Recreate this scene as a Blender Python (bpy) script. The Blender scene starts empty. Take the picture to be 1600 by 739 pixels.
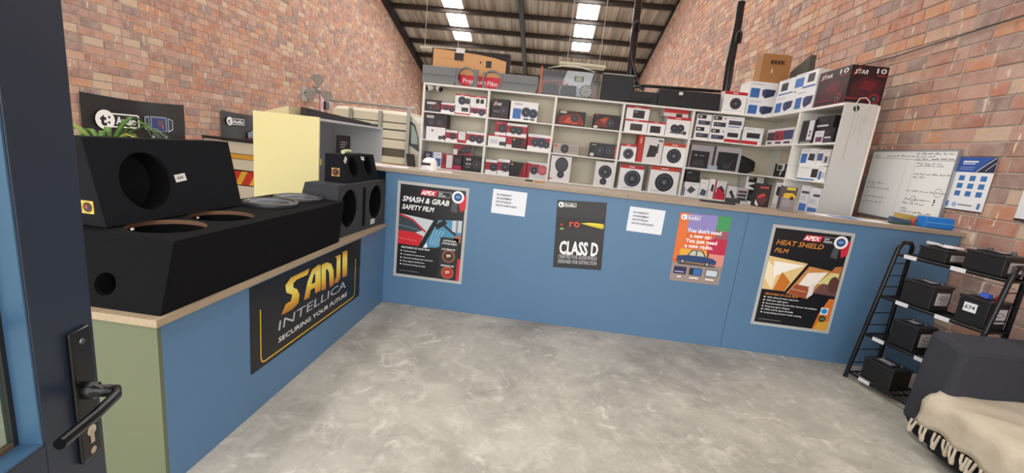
import bpy, math, random
from mathutils import Vector, Matrix
random.seed(7)
SC = bpy.context.scene
COL = SC.collection
# ------------------------------------------------------------------ camera
F_PX, YAW, PITCH, ROLL = 666.4069, .0694646596, .200721309, .107839777
CAM = Vector((1.39949779, -3.67017072, 1.51361425))
_cy, _sy, _cp, _sp = math.cos(YAW), math.sin(YAW), math.cos(PITCH), math.sin(PITCH)
_fw = Vector((-_sy*_cp, _cy*_cp, -_sp)); _r0 = Vector((_cy, _sy, 0)); _u0 = _r0.cross(_fw)
RT = math.cos(ROLL)*_r0 + math.sin(ROLL)*_u0
UP = -math.sin(ROLL)*_r0 + math.cos(ROLL)*_u0
FW = _fw
cd = bpy.data.cameras.new('camera'); cam = bpy.data.objects.new('camera', cd); COL.objects.link(cam)
cd.sensor_width = 36; cd.lens = F_PX/1600*36; cd.clip_start = .02; cd.clip_end = 200
cam.matrix_world = Matrix(((RT.x, UP.x, -FW.x, CAM.x), (RT.y, UP.y, -FW.y, CAM.y), (RT.z, UP.z, -FW.z, CAM.z), (0, 0, 0, 1)))
SC.camera = cam
# ------------------------------------------------------------------ light
SC.view_settings.view_transform = 'Standard'; SC.view_settings.look = 'None'
SC.view_settings.gamma = 1; SC.view_settings.use_curve_mapping = False
SC.view_settings.exposure = 1.08
W = bpy.data.worlds.new('daylight'); SC.world = W; W.use_nodes = True
bg = W.node_tree.nodes['Background']; bg.inputs[0].default_value = (1, .985, .96, 1); bg.inputs[1].default_value = 1.7
SKYLIGHT = 9.0          # daylight given off by the translucent roof sheets

def portal(name, loc, rot, sx, sy):
    l = bpy.data.lights.new(name, 'AREA'); l.shape = 'RECTANGLE'; l.size = sx; l.size_y = sy
    l.cycles.is_portal = True
    o = bpy.data.objects.new(name, l); COL.objects.link(o); o.location = loc; o.rotation_euler = rot
portal('daylight_opening', (-.2, -4.45, 1.85), (math.radians(-90), 0, math.radians(180)), 9.0, 3.7)
portal('daylight_opening', (-.2, 17.65, 1.85), (math.radians(-90), 0, 0), 8.4, 3.7)  # portal for the added, unseen back doorway

# ------------------------------------------------------------------ pixel -> point helpers (photo measurements)
def ray(px, py): return FW + (px-800)/F_PX*RT - (py-369.5)/F_PX*UP
def un(px, py, ax, v):
    d = ray(px, py); return CAM + d*((v-CAM[ax])/d[ax])
def solve(px, py, P, ax):
    """coordinate on axis ax so that the point P (other two known) falls on pixel px (or row py when px is None)"""
    e = Vector((0, 0, 0)); e[ax] = 1; P = Vector(P); P[ax] = 0; d0 = P-CAM
    k, q = ((px-800)/F_PX, RT) if px is not None else (-(py-369.5)/F_PX, UP)
    return -(d0.dot(q)-k*d0.dot(FW))/(e.dot(q)-k*e.dot(FW))

# ------------------------------------------------------------------ materials
def lin(h):
    h = h.lstrip('#'); out = []
    for i in (0, 2, 4):
        c = int(h[i:i+2], 16)/255; out.append(c/12.92 if c <= .04045 else ((c+.055)/1.055)**2.4)
    return (*out, 1)
_M = {}
def mat(h, rough=.5, metal=0., noise=0., scale=40., bump=0., spec=.5, alpha=1., name=None):
    key = (h, rough, metal, noise, scale, bump, spec, alpha)
    if key in _M: return _M[key]
    m = bpy.data.materials.new(name or 'm_'+h); m.use_nodes = True; nt = m.node_tree; b = nt.nodes['Principled BSDF']
    b.inputs['Base Color'].default_value = lin(h); b.inputs['Roughness'].default_value = rough
    b.inputs['Metallic'].default_value = metal; b.inputs['Specular IOR Level'].default_value = spec
    b.inputs['Alpha'].default_value = alpha
    if noise or bump:
        tc = nt.nodes.new('ShaderNodeTexCoord'); n = nt.nodes.new('ShaderNodeTexNoise')
        n.inputs['Scale'].default_value = scale; n.inputs['Detail'].default_value = 4
        nt.links.new(tc.outputs['Object'], n.inputs['Vector'])
        if noise:
            mx = nt.nodes.new('ShaderNodeMix'); mx.data_type = 'RGBA'
            c = lin(h); mx.inputs[6].default_value = tuple(x*(1-noise) for x in c[:3])+(1,)
            mx.inputs[7].default_value = tuple(min(1, x*(1+noise)) for x in c[:3])+(1,)
            nt.links.new(n.outputs['Fac'], mx.inputs[0]); nt.links.new(mx.outputs[2], b.inputs['Base Color'])
        if bump:
            bp = nt.nodes.new('ShaderNodeBump'); bp.inputs['Strength'].default_value = bump; bp.inputs['Distance'].default_value = .01
            nt.links.new(n.outputs['Fac'], bp.inputs['Height']); nt.links.new(bp.outputs[0], b.inputs['Normal'])
    _M[key] = m; return m
def pm(h): return mat(h, .45)
def emit(h, s):
    m = bpy.data.materials.new('lit'); m.use_nodes = True; nt = m.node_tree; nt.nodes.clear()
    e = nt.nodes.new('ShaderNodeEmission'); e.inputs[0].default_value = lin(h); e.inputs[1].default_value = s
    o = nt.nodes.new('ShaderNodeOutputMaterial'); nt.links.new(e.outputs[0], o.inputs[0]); return m
def glassy(h, a, rough=.05):
    m = bpy.data.materials.new('clear'); m.use_nodes = True; nt = m.node_tree; nt.nodes.clear()
    t = nt.nodes.new('ShaderNodeBsdfTransparent'); t.inputs[0].default_value = lin(h)
    g = nt.nodes.new('ShaderNodeBsdfGlossy'); g.inputs[1].default_value = rough
    mx = nt.nodes.new('ShaderNodeMixShader'); mx.inputs[0].default_value = a
    o = nt.nodes.new('ShaderNodeOutputMaterial')
    nt.links.new(t.outputs[0], mx.inputs[1]); nt.links.new(g.outputs[0], mx.inputs[2]); nt.links.new(mx.outputs[0], o.inputs[0]); return m

def brick_mat(single):
    m = bpy.data.materials.new('brick_face'); m.use_nodes = True; nt = m.node_tree; b = nt.nodes['Principled BSDF']
    b.inputs['Roughness'].default_value = .9; b.inputs['Specular IOR Level'].default_value = .2
    if single: src = nt.nodes.new('ShaderNodeObjectInfo').outputs['Random']
    else: src = nt.nodes.new('ShaderNodeNewGeometry').outputs['Random Per Island']
    rp = nt.nodes.new('ShaderNodeValToRGB'); rp.color_ramp.interpolation = 'CONSTANT'
    cs = ['b9745a', 'c08c78', 'a86a58', 'c4835f', '94756f', 'c79a80', 'b27c69', 'cdb197', '9c6c60', 'be9283', 'ae8072', 'c88a64', '8d726f', 'ba8d7d']
    el = rp.color_ramp.elements
    el[0].position = 0; el[0].color = lin(cs[0]); el[1].position = 1/len(cs); el[1].color = lin(cs[1])
    for i in range(2, len(cs)): e = el.new(i/len(cs)); e.color = lin(cs[i])
    nt.links.new(src, rp.inputs[0])
    g = nt.nodes.new('ShaderNodeNewGeometry'); n = nt.nodes.new('ShaderNodeTexNoise'); n.inputs['Scale'].default_value = 9; n.inputs['Detail'].default_value = 6
    nt.links.new(g.outputs['Position'], n.inputs['Vector'])
    r2 = nt.nodes.new('ShaderNodeValToRGB'); r2.color_ramp.elements[0].position = .35; r2.color_ramp.elements[1].position = .8
    r2.color_ramp.elements[0].color = (.16, .16, .16, 1); r2.color_ramp.elements[1].color = (.8, .8, .8, 1)
    nt.links.new(n.outputs['Fac'], r2.inputs[0])
    mp = nt.nodes.new('ShaderNodeMapping'); mp.inputs['Scale'].default_value = (1, 13, 3.2); nt.links.new(g.outputs['Position'], mp.inputs[0])
    n4 = nt.nodes.new('ShaderNodeTexNoise'); n4.inputs['Scale'].default_value = 1.6; n4.inputs['Detail'].default_value = 2; nt.links.new(mp.outputs[0], n4.inputs['Vector'])
    r4 = nt.nodes.new('ShaderNodeValToRGB'); r4.color_ramp.elements[0].position = .66; r4.color_ramp.elements[1].position = .71
    r4.color_ramp.elements[1].color = (.8, .8, .8, 1); nt.links.new(n4.outputs['Fac'], r4.inputs[0])
    r5 = nt.nodes.new('ShaderNodeValToRGB'); r5.color_ramp.elements[0].position = .27; r5.color_ramp.elements[1].position = .36
    r5.color_ramp.elements[0].color = (.55, .55, .55, 1); r5.color_ramp.elements[1].color = (0, 0, 0, 1); nt.links.new(n4.outputs['Fac'], r5.inputs[0])
    mx = nt.nodes.new('ShaderNodeMix'); mx.data_type = 'RGBA'; mx.inputs[7].default_value = lin('c0ada1')
    nt.links.new(r2.outputs[0], mx.inputs[0]); nt.links.new(rp.outputs[0], mx.inputs[6])
    m4 = nt.nodes.new('ShaderNodeMix'); m4.data_type = 'RGBA'; m4.inputs[7].default_value = lin('e0d3bf'); nt.links.new(r4.outputs[0], m4.inputs[0]); nt.links.new(mx.outputs[2], m4.inputs[6])
    m5 = nt.nodes.new('ShaderNodeMix'); m5.data_type = 'RGBA'; m5.inputs[7].default_value = lin('80686a'); nt.links.new(r5.outputs[0], m5.inputs[0]); nt.links.new(m4.outputs[2], m5.inputs[6])
    nt.links.new(m5.outputs[2], b.inputs['Base Color'])
    bp = nt.nodes.new('ShaderNodeBump'); bp.inputs['Strength'].default_value = .5; bp.inputs['Distance'].default_value = .01
    n3 = nt.nodes.new('ShaderNodeTexNoise'); n3.inputs['Scale'].default_value = 45; nt.links.new(g.outputs['Position'], n3.inputs['Vector'])
    nt.links.new(n3.outputs['Fac'], bp.inputs['Height']); nt.links.new(bp.outputs[0], b.inputs['Normal'])
    return m

def concrete_mat():
    m = bpy.data.materials.new('concrete'); m.use_nodes = True; nt = m.node_tree; b = nt.nodes['Principled BSDF']
    L = nt.links.new; tc = nt.nodes.new('ShaderNodeTexCoord')
    def noise(s, d, dist=0):
        n = nt.nodes.new('ShaderNodeTexNoise'); n.inputs['Scale'].default_value = s; n.inputs['Detail'].default_value = d; n.inputs['Roughness'].default_value = .65
        n.inputs['Distortion'].default_value = dist; L(tc.outputs['Object'], n.inputs['Vector']); return n.outputs['Fac']
    def ramp(src, p0, c0, p1, c1):
        r = nt.nodes.new('ShaderNodeValToRGB'); e = r.color_ramp.elements
        e[0].position = p0; e[0].color = c0; e[1].position = p1; e[1].color = c1; L(src, r.inputs[0]); return r.outputs[0]
    def mix(f, a, c):
        x = nt.nodes.new('ShaderNodeMix'); x.data_type = 'RGBA'; L(f, x.inputs[0]); L(a, x.inputs[6])
        if isinstance(c, tuple): x.inputs[7].default_value = c
        else: L(c, x.inputs[7])
        return x.outputs[2]
    base = ramp(noise(1.6, 8, .4), .3, lin('908d85'), .7, lin('b9b5ab'))
    c = mix(ramp(noise(7, 10, .8), .5, (0, 0, 0, 1), .72, (.75, .75, .75, 1)), base, lin('c9c5bb'))
    c = mix(ramp(noise(3.3, 9, 1.2), .56, (0, 0, 0, 1), .75, (.6, .6, .6, 1)), c, lin('7e776e'))
    c = mix(ramp(noise(28, 6), .55, (0, 0, 0, 1), .8, (.45, .45, .45, 1)), c, lin('77726b'))
    c = mix(ramp(noise(1.1, 5, .6), .52, (0, 0, 0, 1), .72, (.55, .55, .55, 1)), c, lin('77716a'))
    c = mix(ramp(noise(6, 12, .7), .58, (0, 0, 0, 1), .70, (.6, .6, .6, 1)), c, lin('e0dbd2'))
    L(c, b.inputs['Base Color'])
    L(ramp(noise(5, 6), .3, (.42, .42, .42, 1), .7, (.7, .7, .7, 1)), b.inputs['Roughness'])
    bp = nt.nodes.new('ShaderNodeBump'); bp.inputs['Strength'].default_value = .25; bp.inputs['Distance'].default_value = .01
    L(noise(20, 8), bp.inputs['Height']); L(bp.outputs[0], b.inputs['Normal'])
    return m

def wood_mat(a, c, axis=0):
    m = bpy.data.materials.new('wood_grain'); m.use_nodes = True; nt = m.node_tree; b = nt.nodes['Principled BSDF']; b.inputs['Roughness'].default_value = .45
    tc = nt.nodes.new('ShaderNodeTexCoord'); mp = nt.nodes.new('ShaderNodeMapping')
    mp.inputs['Scale'].default_value = (2, 30, 30) if axis == 0 else (30, 2, 30)
    n = nt.nodes.new('ShaderNodeTexNoise'); n.inputs['Scale'].default_value = 2.5; n.inputs['Detail'].default_value = 6; n.inputs['Distortion'].default_value = .5
    r = nt.nodes.new('ShaderNodeValToRGB'); r.color_ramp.elements[0].position = .3; r.color_ramp.elements[1].position = .7
    r.color_ramp.elements[0].color = lin(a); r.color_ramp.elements[1].color = lin(c)
    L = nt.links.new; L(tc.outputs['Object'], mp.inputs[0]); L(mp.outputs[0], n.inputs['Vector']); L(n.outputs['Fac'], r.inputs[0]); L(r.outputs[0], b.inputs['Base Color']); return m

# ------------------------------------------------------------------ mesh builder (world coordinates in, local to the thing out)
_txt = {}
def text_geo(s, shear=0., bold=0.):
    k = (s, shear, bold)
    if k in _txt: return _txt[k]
    cu = bpy.data.curves.new('t', 'FONT'); cu.body = s; cu.shear = shear; cu.offset = bold; cu.resolution_u = 2; cu.fill_mode = 'FRONT'
    o = bpy.data.objects.new('t', cu); me = o.to_mesh()
    v = [(p.co.x, p.co.y) for p in me.vertices]; f = [tuple(q.vertices) for q in me.polygons]
    o.to_mesh_clear(); bpy.data.objects.remove(o); bpy.data.curves.remove(cu)
    if not v: v = [(0, 0)]
    x0 = min(p[0] for p in v); x1 = max(p[0] for p in v)
    v = [((x-x0)/.73, y/.73) for x, y in v]
    _txt[k] = (v, f, (x1-x0)/.73); return _txt[k]

class Face:
    """a flat rectangle in space: origin o, unit axes ux, uy, size w x h; normal n = ux x uy"""
    def __init__(s, o, ux, uy, w, h):
        s.o = Vector(o); s.ux = Vector(ux).normalized(); s.uy = Vector(uy).normalized(); s.w = w; s.h = h; s.n = s.ux.cross(s.uy)
    def at(s, u, v, off=0): return s.o + s.ux*u + s.uy*v + s.n*off

class MB:
    def __init__(s): s.v = []; s.f = []; s.mi = []; s.mats = []; s.sm = []; s.X = None
    def m(s, m):
        if isinstance(m, str): m = pm(m)
        if m not in s.mats: s.mats.append(m)
        return s.mats.index(m)
    def add(s, vs, fs, m, smooth=False):
        k = len(s.v); i = s.m(m)
        for p in vs:
            p = Vector(p); s.v.append(s.X @ p if s.X else p)
        for f in fs: s.f.append(tuple(a+k for a in f)); s.mi.append(i); s.sm.append(smooth)
    def box(s, x0, x1, y0, y1, z0, z1, m):
        s.hexa([(x0, y0, z0), (x1, y0, z0), (x1, y1, z0), (x0, y1, z0), (x0, y0, z1), (x1, y0, z1), (x1, y1, z1), (x0, y1, z1)], m)
    def hexa(s, v, m, smooth=False): s.add(v, [(3, 2, 1, 0), (4, 5, 6, 7), (0, 1, 5, 4), (1, 2, 6, 5), (2, 3, 7, 6), (3, 0, 4, 7)], m, smooth)
    def fbox(s, F, d, m, u0=0, v0=0, u1=None, v1=None, off=0):
        """solid slab in front of / behind a Face, from depth -d to off"""
        u1 = F.w if u1 is None else u1; v1 = F.h if v1 is None else v1
        P = [F.at(u, v, o) for o in (-d, off) for u, v in ((u0, v0), (u1, v0), (u1, v1), (u0, v1))]
        s.add(P, [(3, 2, 1, 0), (4, 5, 6, 7), (0, 1, 5, 4), (1, 2, 6, 5), (2, 3, 7, 6), (3, 0, 4, 7)], m)
    def prism(s, F, pts, d, m, off=0):
        n = len(pts); P = [F.at(u, v, off) for u, v in pts]+[F.at(u, v, -d) for u, v in pts]
        s.add(P, [tuple(range(n)), tuple(range(2*n-1, n-1, -1))]+[(i, i+n, (i+1) % n+n, (i+1) % n) for i in range(n)], m)
    def poly(s, F, pts, m, off=.001): s.add([F.at(u, v, off) for u, v in pts], [tuple(range(len(pts)))], m)
    def rect(s, F, u0, v0, u1, v1, m, off=.001): s.poly(F, [(u0, v0), (u1, v0), (u1, v1), (u0, v1)], m, off)
    def rrect(s, F, u0, v0, u1, v1, r, m, off=.001):
        pts = []
        for cx, cy, a in ((u1-r, v1-r, 0), (u0+r, v1-r, 90), (u0+r, v0+r, 180), (u1-r, v0+r, 270)):
            for k in range(5): t = math.radians(a+k*22.5); pts.append((cx+r*math.cos(t), cy+r*math.sin(t)))
        s.poly(F, pts, m, off)
    def disc(s, F, u, v, r, m, off=.001, rv=None, n=20):
        rv = rv or r; s.poly(F, [(u+r*math.cos(6.2832*i/n), v+rv*math.sin(6.2832*i/n)) for i in range(n)], m, off)
    def ring(s, F, u, v, r0, r1, m, off=.001, n=32):
        P = [F.at(u+r*math.cos(6.28319*i/n), v+r*math.sin(6.28319*i/n), off) for r in (r0, r1) for i in range(n)]
        s.add(P, [(i, i+n, (i+1) % n+n, (i+1) % n)[::-1] for i in range(n)], m)
    def text(s, F, u, v, h, t, m, w=None, off=.0016, shear=0., bold=0., align='l'):
        V, f, tw = text_geo(t, shear, bold); kx = h if w is None else w/max(tw, 1e-6)
        if align == 'c': u -= tw*kx/2
        if align == 'r': u -= tw*kx
        s.add([F.at(u+x*kx, v+y*h, off) for x, y in V], f, m)
    def stroke(s, F, pts, w, m, off=.0016):
        for (a, b), (c, d) in zip(pts, pts[1:]):
            L = math.hypot(c-a, d-b) or 1e-6; nx, ny = -(d-b)/L*w/2, (c-a)/L*w/2
            s.poly(F, [(a-nx, b-ny), (c-nx, d-ny), (c+nx, d+ny), (a+nx, b+ny)][::1], m, off)
    def lathe(s, c, ax, prof, m, n=24, smooth=True, caps=True):
        """profile [(radius, height)] about the axis ax through c"""
        ax = Vector(ax).normalized(); a = ax.orthogonal().normalized(); b = ax.cross(a); c = Vector(c)
        V = [c+ax*h+(a*math.cos(6.28319*i/n)+b*math.sin(6.28319*i/n))*r for r, h in prof for i in range(n)]
        f = [(k*n+i, k*n+(i+1) % n, (k+1)*n+(i+1) % n, (k+1)*n+i) for k in range(len(prof)-1) for i in range(n)]
        s.add(V, f, m, smooth)
        if caps: s.add(V[:n], [tuple(range(n-1, -1, -1))], m); s.add(V[-n:], [tuple(range(n))], m)
    def tube(s, pts, r, m, n=8, ry=None):
        pts = [Vector(p) for p in pts]; V = []; ry = ry or r
        a = None
        for i, p in enumerate(pts):
            t = (pts[min(i+1, len(pts)-1)]-pts[max(i-1, 0)]).normalized()
            a = t.orthogonal().normalized() if a is None else (a-t*a.dot(t)).normalized()
            b = t.cross(a)
            V += [p+a*math.cos(6.28319*k/n)*r+b*math.sin(6.28319*k/n)*ry for k in range(n)]
        f = [(k*n+i, k*n+(i+1) % n, (k+1)*n+(i+1) % n, (k+1)*n+i) for k in range(len(pts)-1) for i in range(n)]
        s.add(V, f, m, True); s.add(V[:n], [tuple(range(n-1, -1, -1))], m); s.add(V[-n:], [tuple(range(n))], m)
    def holed(s, F, holes, m, off=0, n=24):
        """face plate with round/elliptic holes [(u,v,ru,rv)] side by side along u"""
        hs = sorted(holes); cuts = [0]+[(hs[i][0]+hs[i][2]+hs[i+1][0]-hs[i+1][2])/2 for i in range(len(hs)-1)]+[F.w]
        for (u, v, ru, rv), a, b in zip(hs, cuts, cuts[1:]):
            P = []; Q = []
            for i in range(n):
                t = 6.28319*(i+.5)/n; c, d = math.cos(t), math.sin(t); P.append((u+ru*c, v+rv*d))
                k = min(((b-u) if c > 0 else (u-a))/max(abs(c), 1e-6), ((F.h-v) if d > 0 else v)/max(abs(d), 1e-6)); Q.append((u+k*c, v+k*d))
            V = [F.at(x, y, off) for x, y in P+Q]; f = [(i, i+n, (i+1) % n+n, (i+1) % n) for i in range(n)]
            for i in range(n):      # fill the square corners
                q0, q1 = Q[i], Q[(i+1) % n]
                if abs(q0[0]-q1[0]) > 1e-6 and abs(q0[1]-q1[1]) > 1e-6:
                    cx = b if (q0[0]+q1[0])/2 > u else a; cyy = F.h if (q0[1]+q1[1])/2 > v else 0
                    V.append(F.at(cx, cyy, off)); f.append((i+n, len(V)-1, (i+1) % n+n))
            s.add(V, f, m)
    def well(s, F, u, v, ru, rv, d, m, mb=None, n=24, off=0, bottom=True):
        P = [F.at(u+ru*math.cos(6.28319*(i+.5)/n), v+rv*math.sin(6.28319*(i+.5)/n), o) for o in (off, -d) for i in range(n)]
        s.add(P, [(i, (i+1) % n, (i+1) % n+n, i+n) for i in range(n)], m, True)
        if bottom: s.add(P[n:], [tuple(range(n))], mb or m)
    def build(s, name, parent=None, loc=None, bevel=0.):
        me = bpy.data.meshes.new(name); L = Vector(loc) if loc is not None else (parent_loc(parent) if parent else Vector((0, 0, 0)))
        me.from_pydata([p-L for p in s.v], [], s.f)
        for m in s.mats: me.materials.append(m)
        me.polygons.foreach_set('material_index', s.mi); me.polygons.foreach_set('use_smooth', s.sm); me.update()
        o = bpy.data.objects.new(name, me); COL.objects.link(o)
        if parent: o.parent = parent
        else: o.location = L
        if bevel:
            b = o.modifiers.new('edge', 'BEVEL'); b.width = bevel; b.segments = 2; b.limit_method = 'ANGLE'
        return o
def parent_loc(p):
    L = Vector(p.location)
    while p.parent: p = p.parent; L += Vector(p.location)
    return L
def tag(o, label=None, cat=None, group=None, kind=None):
    if label: o['label'] = label
    if cat: o['category'] = cat
    if group: o['group'] = group
    if kind: o['kind'] = kind
    return o
def thing(name, label, cat, loc, group=None):
    o = bpy.data.objects.new(name, None); COL.objects.link(o); o.location = loc; o.empty_display_size = .1
    return tag(o, label, cat, group)
def structure(name, loc=(0, 0, 0)):
    o = bpy.data.objects.new(name, None); COL.objects.link(o); o.location = loc; o['kind'] = 'structure'; return o
def part(name, parent, fn, bevel=0., label=None):
    mb = MB(); fn(mb); o = mb.build(name, parent, bevel=bevel)
    if label: o['label'] = label
    return o
def solo(name, label, cat, loc, fn, group=None, bevel=0.):
    mb = MB(); fn(mb); o = mb.build(name, None, loc, bevel); return tag(o, label, cat, group)

# ------------------------------------------------------------------ the hall
XL, XR, YB, YF = -5.13, 4.75, 17.4, -4.2
def zroof(y): return 9.82-.29245*y
mortar = mat('b3aaa0', .95, noise=.15, scale=6, bump=.4)
fl = MB(); fl.box(XL-.25, XR+.25, YF-.22, YB+.22, -.2, 0, concrete_mat()); tag(fl.build('floor'), kind='structure')
bounce_m = mat('b9b4aa', .9, noise=.12, scale=1.5)
for ya_, yb_ in ((YF-14, YF-.23), (YB+.23, YB+14)):
    fl = MB(); fl.box(XL-6, XR+6, ya_, yb_, -.2, -.01, bounce_m); tag(fl.build('ground'), kind='structure')  # unseen yards at both ends, added to bounce daylight up to the roof

def brick_wall(name, x, sgn):
    """raked side wall: a mortar bed with every brick proud of it"""
    b = MB(); y0, y1 = YF, YB; xo = x-sgn*.22
    b.hexa([(x, y0, 0), (xo, y0, 0), (xo, y1, 0), (x, y1, 0), (x, y0, zroof(y0)+.2), (xo, y0, zroof(y0)+.2), (xo, y1, zroof(y1)+.2), (x, y1, zroof(y1)+.2)], mortar)
    w = b.build(name, None, (x, 0, 0)); w['kind'] = 'structure'
    rnd = random.Random(3 if sgn > 0 else 4); bricks = []
    H, J = .104, .011; r = 0
    while r*.115 < 10:
        z = .006+r*.115; y = -2.6+rnd.uniform(0, .2)
        while y < y1-.02:
            L = rnd.choice((.27, .27, .27, .27, .2, .128, .128))
            if z+H < zroof(y+L)-.05: bricks.append((y, z, L, rnd.uniform(.004, .011)))
            y += L+J
        r += 1
    def seen(b):
        P = Vector((x, b[0]+b[2]/2, b[1]+.05)); d = P-CAM; zc = d.dot(FW)
        if zc < .3: return -1
        px, py = 800+F_PX*d.dot(RT)/zc, 369.5-F_PX*d.dot(UP)/zc
        if not (-60 < px < 1660 and -60 < py < 800): return -1
        return 1/d.length
    order = sorted(range(len(bricks)), key=lambda i: -seen(bricks[i])); near = set(order[:300])
    ms, mm = brick_mat(True), brick_mat(False); meshes = {}
    for i in order[:300]:
        y, z, L, p = bricks[i]
        if L not in meshes:
            q = MB(); c = .004
            q.add([(-sgn*.0, -L/2, -H/2), (0, L/2, -H/2), (0, L/2, H/2), (0, -L/2, H/2), (sgn, -L/2+c, -H/2+c), (sgn, L/2-c, -H/2+c), (sgn, L/2-c, H/2-c), (sgn, -L/2+c, H/2-c)],
                  [(4, 5, 6, 7) if sgn > 0 else (7, 6, 5, 4), (0, 1, 5, 4), (1, 2, 6, 5), (2, 3, 7, 6), (3, 0, 4, 7)], ms)
            o = q.build('brick', w); meshes[L] = o.data; 
            for v in o.data.vertices: v.co.x += x      # local to the wall already
        else:
            o = bpy.data.objects.new('brick', meshes[L]); COL.objects.link(o); o.parent = w
        o.location = (0, y+L/2, z+H/2); o.scale = (p, 1, 1); o.rotation_euler.x = rnd.uniform(-.006, .006)
    q = MB(); V = []; Fc = []
    for i, (y, z, L, p) in enumerate(bricks):
        if i in near: continue
        k = len(V); c = .003; X = x+sgn*p
        V += [(x, y, z), (x, y+L, z), (x, y+L, z+H), (x, y, z+H), (X, y+c, z+c), (X, y+L-c, z+c), (X, y+L-c, z+H-c), (X, y+c, z+H-c)]
        Fc += [tuple(k+a for a in f) for f in ((4, 5, 6, 7), (0, 1, 5, 4), (1, 2, 6, 5), (2, 3, 7, 6), (3, 0, 4, 7))]
    q.add(V, Fc, mm); o = q.build('bricks', w); o['kind'] = 'stuff'
    return w
wall_left = brick_wall('wall_left', XL, 1)
wall_right = brick_wall('wall_right', XR, -1)
b = MB()
for bx in ((XL, -4.4, 0, 3.7), (4.0, XR, 0, 3.7), (XL, XR, 3.7, zroof(YB)+.2)): b.box(bx[0], bx[1], YB, YB+.22, bx[2], bx[3], mat('a8856f', .9, noise=.2, scale=8, bump=.3))  # wide unseen doorway, added to let daylight onto the floor and roof
tag(b.build('wall_back', None, (0, YB, 0)), kind='structure')
b = MB()
for bx in ((XL, -4.7, 0, 3.7), (4.3, XR, 0, 3.7), (XL, XR, 3.7, zroof(YF)+.2)): b.box(bx[0], bx[1], YF-.22, YF, bx[2], bx[3], mat('b09a8a', .9, noise=.2, scale=8))
tag(b.build('wall_front', None, (0, YF, 0)), kind='structure')

# roof: corrugated sheets, two strips of translucent ones, purlins and rafters
ceiling = structure('ceiling', (0, 8, 7))
sheet_m = mat('c2b9ac', .4, metal=.0, noise=.25, scale=3, bump=.25)
def _streaks(m):
    nt = m.node_tree; b = nt.nodes['Principled BSDF']; tc = nt.nodes.new('ShaderNodeNewGeometry'); mp = nt.nodes.new('ShaderNodeMapping'); mp.inputs['Scale'].default_value = (5, .25, .25)
    n = nt.nodes.new('ShaderNodeTexNoise'); n.inputs['Scale'].default_value = 1.5; n.inputs['Detail'].default_value = 5; r = nt.nodes.new('ShaderNodeValToRGB')
    r.color_ramp.elements[0].position = .35; r.color_ramp.elements[0].color = lin('8f857b'); r.color_ramp.elements[1].position = .68; r.color_ramp.elements[1].color = lin('d8d0c4')
    nt.links.new(tc.outputs['Position'], mp.inputs[0]); nt.links.new(mp.outputs[0], n.inputs['Vector']); nt.links.new(n.outputs['Fac'], r.inputs[0]); nt.links.new(r.outputs[0], b.inputs['Base Color'])
_streaks(sheet_m)
sky_m = emit('fffdf8', SKYLIGHT)
def sheet(name, x0, x1, y0, y1, m, ribs=9):
    q = MB(); n = ribs*4; V = []
    for j in range(2):
        y = (y0, y1)[j]
        for i in range(n+1):
            x = x0+(x1-x0)*i/n; V.append((x, y, zroof(y)+.17+.018*math.cos(6.28319*i/4)))
    q.add(V, [(i, i+1, i+n+2, i+n+1)[::-1] for i in range(n)], m, True); return q.build(name, ceiling)
SW = .683; k = 0; x = -3.07-3*SW
while x < XR-.05:
    x1 = min(x+SW, XR)
    if abs(x+3.07) < .05 or abs(x-1.711) < .05:
        sheet('skylight_sheet', x, x1, 5.4, 14.8, sky_m); sheet('skylight_sheet', x, x1, YF, 5.4, sky_m); sheet('roof_sheet', x, x1, 14.7, YB, sheet_m)
    else:
        sheet('roof_sheet', x, x1, 5.4, YB, sheet_m); sheet('roof_sheet', x, x1, YF, 5.45, sheet_m)
    x = x1
purl_m = mat('4a423e', .6); raft_m = mat('1d1b20', .5)
y = 11.683-14*1.1124
while y < YB-.1:
    q = MB(); z = zroof(y)
    for a, c0, c1, d0, d1 in ((0, -.005, .0, 0, .155), (1, -.07, 0, .148, .155), (2, -.07, 0, 0, .008)):
        q.hexa([(XL, y+c0, z+d0-.29*c0), (XR, y+c0, z+d0-.29*c0), (XR, y+c1, z+d0), (XL, y+c1, z+d0), (XL, y+c0, z+d1-.29*c0), (XR, y+c0, z+d1-.29*c0), (XR, y+c1, z+d1), (XL, y+c1, z+d1)], purl_m)
    if y > YF: q.build('purlin', ceiling)
    y += 1.1124
for x0, x1 in ((-.275, -.125), (XL, XL+.17), (XR-.05, XR)):
    q = MB(); d = .22 if x0 != XR-.05 else .12
    q.hexa([(x0, YF, zroof(YF)-d), (x1, YF, zroof(YF)-d), (x1, YB, zroof(YB)-d), (x0, YB, zroof(YB)-d), (x0, YF, zroof(YF)), (x1, YF, zroof(YF)), (x1, YB, zroof(YB)), (x0, YB, zroof(YB))], raft_m); q.build('rafter', ceiling)

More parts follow.
